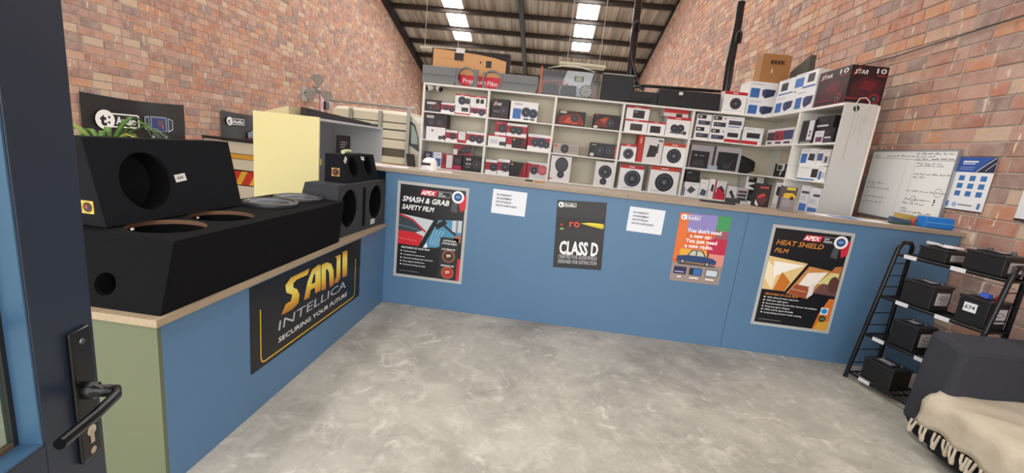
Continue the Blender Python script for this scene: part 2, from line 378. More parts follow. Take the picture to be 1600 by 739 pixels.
# ------------------------------------------------------------------ counters
BLUE = mat('567b9f', .42, noise=.05, scale=3); BLUE2 = mat('587d9e', .5)
OLIVE = mat('656b52', .55, noise=.06, scale=3)
WOODTOP = wood_mat('8e7e6f', 'a59584'); WOODY = wood_mat('998872', 'ad9b80', 1)
HB, HL = 1.243, .752
bc = thing('reception_counter', 'long blue fronted reception counter with a pale wooden top, below the display shelves', 'counter', (2.3, .2, 0))
sx = solve(1143, 480, (0, 0, .5), 0)
part('front_panel', bc, lambda q: q.box(-.02, sx-.0015, 0, .018, 0, HB-.032, BLUE), .001)
part('front_panel', bc, lambda q: q.box(sx+.0015, 4.735, 0, .018, 0, HB-.032, BLUE), .001)
jx = solve(981, 307, (0, -.03, HB-.015), 0)
part('countertop', bc, lambda q: q.box(-.30, jx-.001, -.03, .46, HB-.032, HB, WOODTOP), .002)
part('countertop', bc, lambda q: q.box(jx+.001, 4.74, -.03, .46, HB-.032, HB, WOODTOP), .002)
part('back_panel', bc, lambda q: q.box(-.28, 4.735, .42, .438, 0, HB-.032, BLUE2))
part('end_panel', bc, lambda q: q.box(-.30, -.282, .019, .44, 0, HB-.032, BLUE2))
lc = thing('side_counter', 'low blue side counter with an olive end panel and a dark gold lettered sign', 'counter', (-.3, -1.1, 0))
sy = solve(494, 545, (0, 0, .15), 1)
part('front_panel', lc, lambda q: q.box(-.018, 0, -2.262, sy-.001, 0, HL-.03, BLUE), .001)
part('front_panel', lc, lambda q: q.box(-.018, 0, sy+.001, -.002, 0, HL-.03, BLUE), .001)
part('end_panel', lc, lambda q: q.box(-.6, .0, -2.28, -2.263, 0, HL-.03, OLIVE), .001, 'olive green end panel')
part('countertop', lc, lambda q: q.box(-.62, .02, -2.30, -.032, HL-.03, HL, WOODY), .002)
part('back_panel', lc, lambda q: q.box(-.6, -.582, -2.262, -.002, 0, HL-.03, BLUE2))

# ------------------------------------------------------------------ flat prints
def logo_audio(q, F, u, v, h, col='f4f4f4', back='17171b', w=None):
    """rounded tag reading t: Audio"""
    w = w or h*3.3
    q.rrect(F, u+h*.35, v+h*.1, u+w, v+h*.86, h*.12, col, .0012)
    q.rrect(F, u+h*.42, v+h*.17, u+w-h*.07, v+h*.79, h*.09, back, .0015)
    q.disc(F, u+h*.5, v+h*.48, h*.52, col, .0018, n=18)
    q.text(F, u+h*.22, v+h*.2, h*.6, 't', back, off=.0021, bold=.05)
    q.disc(F, u+h*.72, v+h*.62, h*.07, back, .0021, n=8); q.disc(F, u+h*.7, v+h*.34, h*.07, back, .0021, n=8)
    q.text(F, u+h*1.08, v+h*.29, h*.42, 'Audio', col, w=w-h*1.3, off=.0021, bold=.03)

# gold lettered banner on the side counter
F = Face((0.001, -1.775, .235), (0, 1, 0), (0, 0, 1), 1.262, .472)
ban = solo('counter_banner', 'black banner with gold SANJI INTELLICA lettering on the low side counter', 'banner', (0, -1.14, .47), lambda q: q.fbox(F, 0, mat('131216', .35), off=.002))
GOLD = bpy.data.materials.new('gold_print'); GOLD.use_nodes = True
def _gold():
    nt = GOLD.node_tree; b = nt.nodes['Principled BSDF']; b.inputs['Roughness'].default_value = .4
    tc = nt.nodes.new('ShaderNodeTexCoord'); sp = nt.nodes.new('ShaderNodeSeparateXYZ'); r = nt.nodes.new('ShaderNodeValToRGB')
    e = r.color_ramp.elements; e[0].position = .0; e[0].color = lin('a8632a'); e[1].position = 1; e[1].color = lin('c28a2e')
    for p, c in ((.2, 'd69b30'), (.45, 'f0d64a'), (.7, 'f4e87c'), (.85, 'e6c23e')): x = e.new(p); x.color = lin(c)
    nt.links.new(tc.outputs['Generated'], sp.inputs[0]); nt.links.new(sp.outputs['Z'], r.inputs[0]); nt.links.new(r.outputs[0], b.inputs['Base Color'])
_gold()
GLY = dict(S=[(-1.526, .468), (-1.485, .517), (-1.436, .519), (-1.422, .553), (-1.478, .584), (-1.489, .63), (-1.436, .662), (-1.242, .664), (-1.264, .629), (-1.377, .632), (-1.413, .621), (-1.413, .594), (-1.373, .571), (-1.348, .528), (-1.36, .479), (-1.42, .461), (-1.496, .464)],
 A=[(-1.303, .476), (-1.263, .583), (-1.213, .647), (-1.143, .661), (-1.111, .649), (-1.106, .476), (-1.174, .475), (-1.18, .518), (-1.226, .519), (-1.243, .472)],
 N=[(-1.102, .65), (-1.036, .649), (-.977, .624), (-.942, .571), (-.929, .459), (-.992, .457), (-1.002, .567), (-1.029, .603), (-1.045, .6), (-1.04, .462), (-1.096, .47)],
 J=[(-.925, .661), (-.844, .658), (-.841, .483), (-.863, .46), (-.915, .462), (-.925, .485), (-.900, .51), (-.900, .641)], I=[(-.818, .671), (-.742, .664), (-.736, .468), (-.808, .473)])
AH = [(-1.22, .553), (-1.196, .609), (-1.177, .612), (-1.176, .553)]
def fn(q):
    for k, P in GLY.items(): q.poly(F, [(a+1.775, b-.235) for a, b in P][::-1], GOLD, .0034)
    q.poly(F, [(a+1.775, b-.235) for a, b in AH], '131216', .004)
part('gold_lettering', ban, fn)
def fn(q):
    q.text(F, .222, .148, .058, 'INTELLICA', 'b9bcc6', w=.80, off=.003, shear=.1)
    q.text(F, .222, .076, .030, 'SECURING YOUR FUTURE', 'f0f0f2', w=.825, off=.003, shear=.08, bold=.012)
part('slogan', ban, fn)
def fn(q):
    pts = [(.075, .33), (.075, .06), (.082, .035), (.1, .025), (1.14, .025), (1.165, .035), (1.175, .06), (1.175, .33)]
    q.stroke(F, pts, .009, 'd9b52e', .003)
part('border_line', ban, fn)

def apex(name, label, x0, x1, z0, z1, title, tcol, heat):
    F = Face((x0, -.001, z0), (1, 0, 0), (0, 0, 1), x1-x0, z1-z0); w, h = F.w, F.h
    p = solo(name, label, 'poster', ((x0+x1)/2, 0, (z0+z1)/2), lambda q: q.fbox(F, 0, pm('b9bab8'), off=.003))
    I = Face(F.at(.026, .026, .003), F.ux, F.uy, w-.052, h-.052); W_, H_ = I.w, I.h
    part('dark_sheet', p, lambda q: q.fbox(I, 0, mat('1c1d22', .3), off=.0008))
    def pic(q):
        if not heat:
            y0, y1 = .345*H_, .68*H_
            q.poly(I, [(0, y0+.03), (.33*W_, y0-.0), (.54*W_, y1-.03), (0, y1)], 'c9d3d8', .0012)
            q.poly(I, [(0, y0), (.33*W_, y0-.005), (.40*W_, y0+.11*H_), (.27*W_, y0+.145*H_), (0, y0+.15*H_)], 'cf2430', .0016)
            q.poly(I, [(0, y0+.15*H_), (.27*W_, y0+.145*H_), (.40*W_, y0+.18*H_), (.26*W_, y0+.27*H_), (0, y1-.01)], '33424c', .0016)
            q.stroke(I, [(0, y1-.004), (.22*W_, y0+.28*H_), (.43*W_, y0+.16*H_)], .016, 'c32630', .002)
            q.stroke(I, [(.0, y0+.21*H_), (.2*W_, y0+.19*H_), (.33*W_, y0+.17*H_)], .008, '6d7f88', .002)
            q.poly(I, [(.0, y0+.06*H_), (.3*W_, y0+.04*H_), (.3*W_, y0+.055*H_), (0, y0+.075*H_)], 'e0525a', .002)
            q.poly(I, [(.40*W_, y0-.01), (.60*W_, y0-.0), (.98*W_, y0+.12*H_), (.98*W_, y1-.0), (.62*W_, y1-.02)], '4f8fb4', .0012)
            q.poly(I, [(.83*W_, y0+.2*H_), (.98*W_, y0+.2*H_), (.98*W_, y1-.004), (.83*W_, y1-.01)], 'c4cdd4', .0015)
            q.poly(I, [(.89*W_, y0+.2*H_), (.92*W_, y0+.2*H_), (.92*W_, y1-.007), (.89*W_, y1-.008)], '7f8a93', .0018)
            q.stroke(I, [(.585*W_, y0+.225*H_), (.73*W_, y0+.305*H_)], .045, '1a1b1f', .0022)
            q.stroke(I, [(.70*W_, y0+.26*H_), (.97*W_, y0+.13*H_)], .02, '24252a', .002)
            q.poly(I, [(.86*W_, y0+.12*H_), (.98*W_, y0+.08*H_), (.98*W_, y0+.17*H_), (.9*W_, y0+.17*H_)], 'a5685c', .0024)
            q.poly(I, [(.40*W_, y0-.01), (.47*W_, y0-.01), (.455*W_, y0+.05*H_)], 'f0f3f5', .002)
            for k in range(4): q.stroke(I, [(.5*W_+k*.02, y0+.02), (.56*W_+k*.03, y0+.2*H_)], .005, 'a8d6e8', .0018)
        else:
            y0, y1 = .36*H_, .71*H_
            q.poly(I, [(0, y0), (.31*W_, y0-.0), (.53*W_, y1-.03), (0, y1)], 'e3c58a', .0012)
            q.poly(I, [(.0, y0+.12*H_), (.13*W_, y0), (.16*W_, y0+.2*H_), (0, y0+.3*H_)], 'f3e6c6', .0015)
            q.poly(I, [(.12*W_, y0+.14*H_), (.3*W_, y0+.22*H_), (.5*W_, y1-.05), (.08*W_, y1-.04)], 'f7f4ee', .0016)
            q.poly(I, [(.15*W_, y0), (.30*W_, y0), (.36*W_, y0+.1*H_), (.22*W_, y0+.2*H_)], 'c8742a', .0018)
            q.poly(I, [(.34*W_, y0-.015), (.64*W_, y0-.05*H_), (.86*W_, y1-.07), (.56*W_, y1-.05)], 'c98b4e', .0012)
            q.poly(I, [(.45*W_, y0+.05*H_), (.66*W_, y0+.05*H_), (.82*W_, y1-.1*H_), (.56*W_, y1-.13*H_)], 'f2ece2', .0015)
            q.poly(I, [(.36*W_, y0-.012), (.62*W_, y0-.045*H_), (.62*W_, y0+.08*H_), (.44*W_, y0+.09*H_)], '9c4f33', .0018)
            q.stroke(I, [(.40*W_, y0+.035*H_), (.6*W_, y0+.02*H_)], .006, 'e2b08a', .0022)
            q.poly(I, [(.62*W_, y0-.045*H_), (.69*W_, y0-.0), (.69*W_, y0+.12*H_), (.63*W_, y0+.1*H_)], 'e4dfe2', .002)
            q.poly(I, [(.68*W_, y0+.02*H_), (.99*W_, y0+.01*H_), (.99*W_, y1-.02), (.9*W_, y1-.03)], 'b9713c', .0012)
            q.poly(I, [(.72*W_, y0+.12*H_), (.97*W_, y0+.1*H_), (.97*W_, y1-.1*H_), (.86*W_, y1-.1*H_)], 'd6cf8c', .0016)
            q.poly(I, [(.70*W_, y0+.02*H_), (.99*W_, y0+.01*H_), (.99*W_, y0+.12*H_), (.78*W_, y0+.13*H_)], '6d4a4a', .0018)
            q.disc(I, .93*W_, y0+.13*H_, .04, '5b3a30', .0022, rv=.07)
            q.poly(I, [(.8*W_, 0), (W_, 0), (W_, .34*H_), (.93*W_, .34*H_), (.84*W_, .17*H_)], 'd8742a', .0014)
            q.poly(I, [(.82*W_, 0), (W_, 0), (W_, .1*H_), (.86*W_, .09*H_)], 'dca23c', .0018)
    part('picture', p, pic)
    def head(q):
        if heat:
            q.text(I, .05*W_, .835*H_, .052*H_, title[0], tcol, w=.63*W_, off=.0014, shear=.25, bold=.012)
            q.text(I, .05*W_, .755*H_, .045*H_, title[1], tcol, w=.19*W_, off=.0014, shear=.25, bold=.012)
        else:
            q.text(I, .04*W_, .82*H_, .058*H_, title[0], tcol, w=.72*W_, off=.0014, shear=.25, bold=.03)
            q.text(I, .04*W_, .735*H_, .052*H_, title[1], tcol, w=.5*W_, off=.0014, shear=.25, bold=.03)
    def logo(q):
        a = .395 if heat else .32
        q.poly(I, [(.39*W_, .905*H_), (.62*W_, .905*H_), (.645*W_, .965*H_), (.415*W_, .965*H_)] if heat else [(.31*W_, .905*H_), (.55*W_, .905*H_), (.575*W_, .965*H_), (.33*W_, .965*H_)], 'd2233b', .0012)
        q.text(I, a*W_, .912*H_, .045*H_, 'APEX', 'ffffff', w=.22*W_, off=.0016, shear=.25, bold=.03)
        q.stroke(I, [((a+.25)*W_, .905*H_), ((a+.43)*W_, .905*H_), ((a+.47)*W_, .962*H_), ((a+.25)*W_, .962*H_)], .003, 'b9b9bd', .0014)
        q.text(I, (a+.265)*W_, .938*H_, .017*H_, 'Auto', 'f2f2f2', off=.0016, shear=.2, bold=.02); q.text(I, (a+.265)*W_, .913*H_, .017*H_, 'Window', 'f2f2f2', off=.0016, shear=.2, bold=.02)
    part('logo', p, logo)
    part('headline', p, head)
    def feats(q):
        y = .305*H_ if heat else .30*H_
        q.text(I, .06*W_, y, .021*H_, 'FEATURES OF OUR FILM', tcol, w=.45*W_, off=.0014, shear=.25, bold=.02)
        L = ['90% infrared heat rejection', '99% less night glare', 'Recommended by the Skin Cancer Foundation', 'Reduces glare fatigue', '100% cell & signal friendly', 'Long lasting scratch resist coating'] if heat else ['Theft resistant', 'Complete UV protection', 'Industry leading heat rejection', 'Zero signal interference', 'Industry leading strength']
        ws = [.43, .3, .7, .34, .4, .52] if heat else [.2, .34, .47, .34, .36]
        for i, (t, ww) in enumerate(zip(L, ws)):
            yy = y-(.033 if heat else .038)*H_*(i+1)
            q.rect(I, .055*W_, yy, .075*W_, yy+.014*H_, 'f0f0f0', .0014)
            q.text(I, .1*W_, yy, .016*H_, t, 'f0f0f0', w=ww*W_, off=.0014, bold=.012)
        q.rect(I, .05*W_, .035*H_ if heat else .04*H_, .36*W_, (.035 if heat else .04)*H_+.004, '8f9094', .0014)
    part('feature_list', p, feats)
    def badge(q):
        u, v = .885*W_, .925*H_
        q.poly(I, [(u-.0, v), (u+.075, v+.02), (u+.075, v-.10), (u+.03, v-.13)], 'c9283a', .0010)
        q.poly(I, [(u-.035, v), (u, v-.02), (u-.0, v-.14), (u-.055, v-.13)], '4c5158', .0012)
        q.disc(I, u, v, .054, 'f4f4f4', .0018, n=28); q.disc(I, u, v, .036, '2c4f86', .0022, n=24); q.disc(I, u, v+.002, .022, '6c9fd0', .0026, rv=.012)
    part('rosette', p, badge)
    def badge(q):
        if not heat:
            q.rect(I, .665*W_, .0, .95*W_, .475*H_, '26272c', .0024)
            I0 = I; I_ = Face(I.at(0, 0, .0015), I.ux, I.uy, W_, H_)
            q.text(I_, .71*W_, .43*H_, .02*H_, 'OPTIONS', 'f0f0f0', w=.2*W_, off=.0014, shear=.2, bold=.02, align='l'); q.text(I_, .69*W_, .40*H_, .02*H_, 'AVAILABLE', 'f0f0f0', w=.24*W_, off=.0014, shear=.2, bold=.02)
            for v2, t, c in ((.335, 'ULTIMATE', '3d2c27'), (.15, 'PREMIUM', 'b52d27')):
                q.text(I_, .70*W_, v2*H_, .019*H_, t, 'f0f0f0', w=.21*W_, off=.0014, shear=.2, bold=.02)
                cv = (v2-.068)*H_; q.disc(I_, .81*W_, cv, .058, 'a5673f', .0014, n=24); q.disc(I_, .81*W_, cv, .047, c, .0018, n=24)
                q.rrect(I_, .81*W_-.02, cv-.004, .81*W_+.02, cv+.018, .006, 'd8c6b4', .0022); q.rrect(I_, .81*W_-.014, cv-.012, .81*W_+.0, cv+.004, .004, 'd8c6b4', .0022)
            q.rect(I, .95*W_, .0, W_, .25*H_, 'c2283b', .001)
        else:
            q.rect(I, .855*W_, .165*H_, .955*W_, .24*H_, 'e6ecf0', .0022); q.disc(I, .905*W_, .203*H_, .024, '2f8fd8', .0026); q.disc(I, .90*W_, .12*H_, .03, '3a4632', .0022); q.rect(I, .87*W_, .117*H_, .93*W_, .124*H_, 'a8b08a', .0026)
    part('options' if not heat else 'seals', p, badge)
apex('film_poster', 'framed SMASH & GRAB safety film poster with a red car on the blue counter', .094, .731, .268, 1.142, ('SMASH & GRAB', 'SAFETY FILM'), 'f2f2f2', False)
apex('film_poster', 'framed HEAT SHIELD film poster with orange headline on the blue counter', 3.29, 3.942, .256, 1.138, ('HEAT SHIELD', 'FILM'), 'd98b3a', True)

def flat(name, label, cat, F, col, fn, pname='print', group=None, rough=.4, t=.002):
    p = solo(name, label, cat, F.at(F.w/2, F.h/2), lambda q: q.fbox(F, 0, mat(col, rough), off=t), group)
    G = Face(F.at(0, 0, t), F.ux, F.uy, F.w, F.h)
    q = MB(); fn(q, G); q.build(pname, p); return p
def P0(px0, py0, px1, py1, w, h):
    a = un(px0, py0, 1, -.001); c = un(px1, py1, 1, -.001); d = (c-a)
    ux = Vector((d.x, 0, d.z)).normalized(); return Face(a, ux, (-ux.z, 0, ux.x), w, h)
def fn(q, F):
    q.rect(F, 0, .36, .42, .45, '242226', .0006)
    logo_audio(q, F, .012, .535, .046)
    q.poly(F, [(.215, .403), (.28, .413), (.345, .413), (.395, .409), (.41, .407), (.41, .372), (.395, .366), (.34, .376), (.28, .388)], 'd6c322', .0012)
    q.poly(F, [(.21, .404), (.28, .403), (.40, .392), (.40, .400), (.28, .411)], 'efe15a', .0016)
    q.ring(F, .180, .39, .011, .024, 'd8452c', .0016); q.rect(F, .116, .368, .129, .412, 'd8452c', .0016); q.poly(F, [(.129, .392), (.135, .401), (.152, .401), (.152, .412), (.13, .412)], 'd8452c', .0018)
    q.rect(F, .04, .376, .055, .392, 'c9452f', .0012); q.rect(F, .04, .34, .068, .356, '8fae5c', .0012)
    q.text(F, .045, .125, .118, 'CLASS D', 'f2f2f4', w=.335, off=.0014, bold=.035)
    q.text(F, .04, .085, .034, 'CRAFTED FOR AUDIOPHILES', 'c9c9cd', w=.335, off=.0014, bold=.006)
    q.text(F, .04, .042, .034, 'DESIGNED FOR DISTINCTION', 'c9c9cd', w=.335, off=.0014, bold=.006)
flat('audio_poster', 'dark CLASS D poster with a yellow flame on the blue counter', 'poster', P0(864, 417, 938, 422, .42, .594), '2b2a2e', fn)
def fn(q, F):
    q.rect(F, .0, .19, .08, .59, 'e0712f', .0006); q.rect(F, .08, .44, .31, .594, '8f86c4', .0006); q.rect(F, .31, .47, .42, .594, '3f9a5c', .0006)
    q.rect(F, .08, .28, .31, .44, 'd8642e', .0006); q.rect(F, .31, .40, .42, .47, '9c5a6a', .0006); q.rect(F, .27, .265, .42, .40, 'bb2148', .0008)
    q.rect(F, .05, .15, .29, .29, 'e3ad38', .0007); q.rect(F, .28, .15, .42, .27, 'dc8f86', .0007); q.rect(F, 0, 0, .42, .165, '9a8a86', .001)
    logo_audio(q, F, .012, .535, .048, back='8f86c4')
    for i, t in enumerate(("You don't need", 'a new car.', 'You just need', 'a new radio.')):
        q.text(F, .07 + (.04 if i == 1 else .01), .435-i*.044, .034, t, 'faf4f2', w=(.28, .185, .26, .235)[i], off=.0014, bold=.03)
    q.poly(F, [(.03, .175), (.36, .165), (.36, .15), (.06, .15)], '4a4246', .0012)
    q.poly(F, [(.03, .178), (.36, .172), (.365, .205), (.33, .225), (.275, .232), (.24, .283), (.15, .287), (.115, .235), (.035, .226)], '1f3d70', .0014)
    q.poly(F, [(.127, .236), (.155, .278), (.185, .278), (.185, .236)], 'c8c6a8', .0018); q.poly(F, [(.195, .236), (.195, .278), (.232, .275), (.26, .236)], 'c8c6a8', .0018)
    q.disc(F, .085, .178, .022, '26262a', .0018); q.disc(F, .085, .178, .013, '9c9aa0', .0022); q.disc(F, .29, .172, .022, '26262a', .0018); q.disc(F, .29, .172, .013, '9c9aa0', .0022)
    for u, c in ((.025, '23235a'), (.155, '2a6fb8'), (.29, 'c9d6e2')):
        q.rrect(F, u, .065, u+.105, .13, .006, '16161c', .0014); q.rect(F, u+.006, .071, u+.099, .124, c, .0018)
    q.rect(F, .16, .072, .19, .122, '1c2026', .0022); q.rect(F, .035, .08, .11, .088, 'b9c0e0', .0022)
    for u, w in ((.06, .035), (.165, .075), (.3, .07)): q.rect(F, u, .034, u+w, .046, 'efe9e6', .0014)
flat('audio_poster', "colourful poster with an old blue car reading You just need a new radio", 'poster', P0(1045, 437, 1124, 446, .42, .594), 'd8642e', fn)
def note(label, F):
    def fn(q, F):
        for i, (t, w) in enumerate((('NO WARRANTY', .13), ('ON EQUIPMENT', .135), ('NOT FITTED BY', .135), ('SOUTH CAPE AUDIO', .185))):
            q.text(F, .035, .158-i*.031, .016, t, '26262e', w=w, off=.0008, bold=.03)
    flat('paper_notice', label, 'notice', F, 'e8ecf6', fn, 'lettering', rough=.7, t=.001)
note('white paper warranty notice to the left of the CLASS D poster', P0(767, 332, 821, 339, .297, .21))
note('white paper warranty notice to the right of the CLASS D poster', P0(978, 360, 1034, 367.5, .297, .21))

# ------------------------------------------------------------------ right wall: whiteboard, charts, cable
a = un(1340, 341, 0, XR-.015); b_ = un(1370, 237, 0, XR-.015); c_ = un(1468, 345, 0, XR-.015); d_ = un(1502, 236, 0, XR-.015)
y1, y0 = (a.y+b_.y)/2, (c_.y+d_.y)/2; z0, z1 = min(a.z, 1.24), (b_.z+d_.z)/2
Fw = Face((XR-.03, y1, 1.25), (0, -1, 0), (0, 0, 1), y1-y0, z1-1.25)
wb = thing('whiteboard', 'whiteboard with handwritten job notes on the right brick wall', 'whiteboard', (XR-.02, (y0+y1)/2, 1.5))
part('writing_surface', wb, lambda q: q.fbox(Fw, .012, mat('f2f6f7', .25), off=0))
def fn(q):
    for u0, v0, u1, v1 in ((-.015, -.015, Fw.w+.015, .0), (-.015, Fw.h, Fw.w+.015, Fw.h+.015), (-.015, 0, 0, Fw.h), (Fw.w, 0, Fw.w+.015, Fw.h)): q.fbox(Fw, .018, mat('a9abb0', .35, .6), u0, v0, u1, v1, .006)
part('frame', wb, fn)
def scrib(q, F, u, v, w, h, rnd, col='2c3038', pen=.004):
    x = u
    while x < u+w:
        L = rnd.uniform(.03, .075); pts = []; n = max(4, int(L/.007))
        for i in range(n+1): pts.append((x+L*i/n, v+(h*rnd.uniform(0, 1) if i % 2 else rnd.uniform(0, .25)*h)))
        q.stroke(F, pts, pen, col, .001); x += L+.016
def fn(q):
    rnd = random.Random(5); w, h = Fw.w, Fw.h
    q.stroke(Fw, [(.0, .90*h), (.56*w, .885*h)], .003, '5a6068', .001); q.stroke(Fw, [(.56*w, .87*h), (w, .87*h)], .003, '3a4048', .001)
    q.stroke(Fw, [(.47*w, .0), (.48*w, .88*h)], .002, '9aa0a6', .001); q.stroke(Fw, [(.58*w, .25*h), (.58*w, .84*h)], .002, '9aa0a6', .001)
    for u, v, ww in ((.04, .92, .05), (.2, .92, .2), (.46, .92, .06), (.57, .95, .38), (.57, .915, .2), (.57, .88, .12), (.75, .88, .2), (.6, .82, .26), (.6, .785, .24), (.6, .67, .36), (.6, .625, .14),
                     (.02, .5, .22), (.08, .47, .06), (.02, .42, .27), (.02, .28, .28), (.02, .2, .24), (.56, .43, .42), (.57, .31, .09), (.7, .31, .07), (.56, .25, .25), (.56, .17, .07), (.56, .13, .32), (.56, .06, .04), (.57, .02, .06)):
        scrib(q, Fw, u*w, v*h, ww*w, .026*h, rnd)
    q.ring(Fw, .67*w, .325*h, .025, .029, '2c3038', .001); q.stroke(Fw, [(.74*w, .32*h), (.86*w, .32*h)], .003, '2c3038', .001); q.rect(Fw, .9*w, .3*h, .915*w, .35*h, '2c3038', .001); q.disc(Fw, .905*w, .275*h, .008, '2c3038', .001, n=8)
    q.ring(Fw, .92*w, .44*h, .035, .038, '2c3038', .001, n=16)
part('handwriting', wb, fn)
Fp = Face((XR-.014, .225, 1.415), (0, -1, 0), (0, 0, 1), .32, .425)
def fn(q, F):
    w, h = F.w, F.h
    q.rect(F, 0, .72*h, w, h, '2f57a8', .0006); q.poly(F, [(.52*w, .72*h), (w, .72*h), (w, h), (.92*w, h)], '1f2a48', .001)
    q.stroke(F, [(.56*w, .73*h), (.97*w, .99*h)], .006, 'd8dce4', .0014); q.stroke(F, [(.78*w, .75*h), (.99*w, .9*h)], .005, 'c8ccd6', .0014)
    q.rect(F, .16*w, .90*h, .55*w, .93*h, 'e6ecf6', .001); q.rect(F, .16*w, .865*h, .48*w, .885*h, 'c8d4ec', .001); q.rect(F, .12*w, .8*h, .5*w, .815*h, '7d98cc', .001); q.rect(F, .12*w, .765*h, .46*w, .78*h, '7d98cc', .001)
    for i in range(3):
        for j in range(3): q.rect(F, (.17+.28*i)*w, (.56-.145*j)*h, (.32+.28*i)*w, (.655-.145*j)*h, '3b76bb', .001)
    q.rect(F, .04*w, .05*h, .09*w, .16*h, '4a7db0', .001); q.disc(F, .25*w, .1*h, .02, '9bbfdc', .001); q.rect(F, .35*w, .095*h, .72*w, .115*h, '5a6470', .001); q.rect(F, .85*w, .05*h, .92*w, .16*h, '4a7db0', .001)
    q.rect(F, 0, -.004, w, .012*h, '32262a', .001)
flat('wall_chart', 'blue and white product chart of nine blue squares, beside the whiteboard', 'poster', Fp, 'eef1f6', fn)
e0 = un(1584, 343, 0, XR-.014); Fq = Face((XR-.014, e0.y, e0.z), (0, -1, 0), (0, 0, 1), .32, .425)
def fn(q, F):
    q.rect(F, 0, .27, F.w, F.h, '2a2a30', .0006); q.rect(F, .05, .19, .12, .196, '5a6470', .0006); q.rect(F, .04, .15, .2, .154, '9aa0a8', .0006); q.rect(F, 0, -.004, F.w, .012, '32262a', .001)
flat('wall_chart', 'white wall chart with a dark top, cut by the frame edge beyond the blue chart', 'poster', Fq, 'e2e4ea', fn)
pts = [un(1172, 148, 0, XR-.02)] + [un(*p, 0, XR-.02) for p in ((1250, 120), (1330, 106), (1400, 88), (1480, 62), (1600, 24), (1700, -15))]
solo('wall_cable', 'thin black cable running up along the right brick wall', 'cable', pts[2], lambda q: q.tube(pts, .005, mat('26242a', .5), 6))

# ------------------------------------------------------------------ speaker enclosures on the side counter
CARPET = mat('1d1e22', .95, noise=.25, scale=120, bump=.3, spec=.1); CARPETG = mat('424448', .95, noise=.2, scale=120, bump=.3, spec=.1); CARPETD = mat('141416', .95, noise=.25, scale=120, bump=.3, spec=.1)
INNER = mat('101012', .95, spec=.1); MDF = mat('7a5a44', .8)
def faces_of(b, t):
    (p0, p1, p2, p3), (t0, t1, t2, t3) = [[Vector(p) for p in q] for q in (b, t)]
    def F(o, a, c): return Face(o, a-o, c-o, (a-o).length, (c-o).length)
    return dict(front=F(p0, p1, t0), near=F(p3, p0, t3), top=F(t0, t1, t3))
def enclosure(q, b, t, m, holes={}):
    (p0, p1, p2, p3), (t0, t1, t2, t3) = [[Vector(p) for p in x] for x in (b, t)]; Fs = faces_of(b, t)
    quads = dict(front=(p0, p1, t1, t0), far=(p1, p2, t2, t1), back=(p2, p3, t3, t2), near=(p3, p0, t0, t3), top=(t0, t1, t2, t3), bottom=(p3, p2, p1, p0))
    for k, v in quads.items():
        if k in holes:
            q.holed(Fs[k], [h[:4] for h in holes[k]], m)
            for h in holes[k]:
                q.well(Fs[k], h[0], h[1], h[2], h[3], .02, h[5] if len(h) > 5 else m, bottom=False)
                q.well(Fs[k], h[0], h[1], h[2]+.001, h[3]+.001, h[4], INNER, INNER, off=-.02)
        else: q.add(v, [(0, 1, 2, 3)], m)
    return Fs
def hexc(x0, x1, y0, y1, z): return [(x0, y0, z), (x0, y1, z), (x1, y1, z), (x1, y0, z)]
def terminal(par, F, u, v, s, gold='c9a83c'):
    def fn(q):
        q.fbox(Face(F.at(u-s/2, v-s/2), F.ux, F.uy, s, s), 0, mat(gold, .3, .6), off=.003)
        q.disc(F, u, v, s*.38, '2a1c18', .0036); q.rect(F, u-s*.22, v-s*.12, u+s*.0, v+s*.14, 'a8301f', .004); q.rect(F, u+.0, v-s*.12, u+s*.2, v+s*.1, '1d1d1f', .004)
        for a in (-1, 1):
            for c in (-1, 1): q.disc(F, u+a*s*.4, v+c*s*.4, s*.07, 'e6dfc0', .0042, n=8)
    part('terminal_cup', par, fn, label='small gold terminal plate')
def sticker(par, F, u, v, w, h, rot=0):
    c, s = math.cos(rot), math.sin(rot); G = Face(F.at(u, v), F.ux*c+F.uy*s, -F.ux*s+F.uy*c, w, h)
    def fn(q):
        q.fbox(G, 0, pm('e4e4e0'), off=.0015)
        for k in range(3): q.rect(G, w*(.2+.2*k), h*.35, w*(.32+.2*k), h*.65, '55555c', .002)
    part('price_sticker', par, fn, label='small white price sticker')
# long bottom enclosure: near end leans inwards, two open holes and two drivers in the top
zt = 1.03; b = [(.0, -2.262, HL), (.0, -.87, HL), (-.50, -.87, HL), (-.50, -2.262, HL)]; t = [(.0, -2.185, zt), (.0, -.80, zt), (-.50, -.80, zt), (-.50, -2.185, zt)]
ctr = [un(*p, 2, zt) for p in ((262, 353), (347, 337), (424, 320), (460, 313))]
HR = .142
lb = thing('speaker_box', 'long black carpeted speaker box with four round openings on the side counter', 'speaker box', (-.28, -1.5, HL), 'empty speaker boxes on the side counter')
FT = faces_of(b, t)
hol = [(c.y-t[0][1], -c.x, HR, HR, .2, MDF) for c in ctr]
for i in range(1, 4):      # keep the holes clear of each other
    if hol[i][0]-hol[i-1][0] < 2*HR+.012: hol[i] = (hol[i-1][0]+2*HR+.012,)+hol[i][1:]
pc = un(165, 442, 1, -2.235)
part('body', lb, lambda q: enclosure(q, b, t, CARPETD, {'top': hol, 'near': [(pc.x+.50, (pc.z-HL), .045, .045, .12)]}))
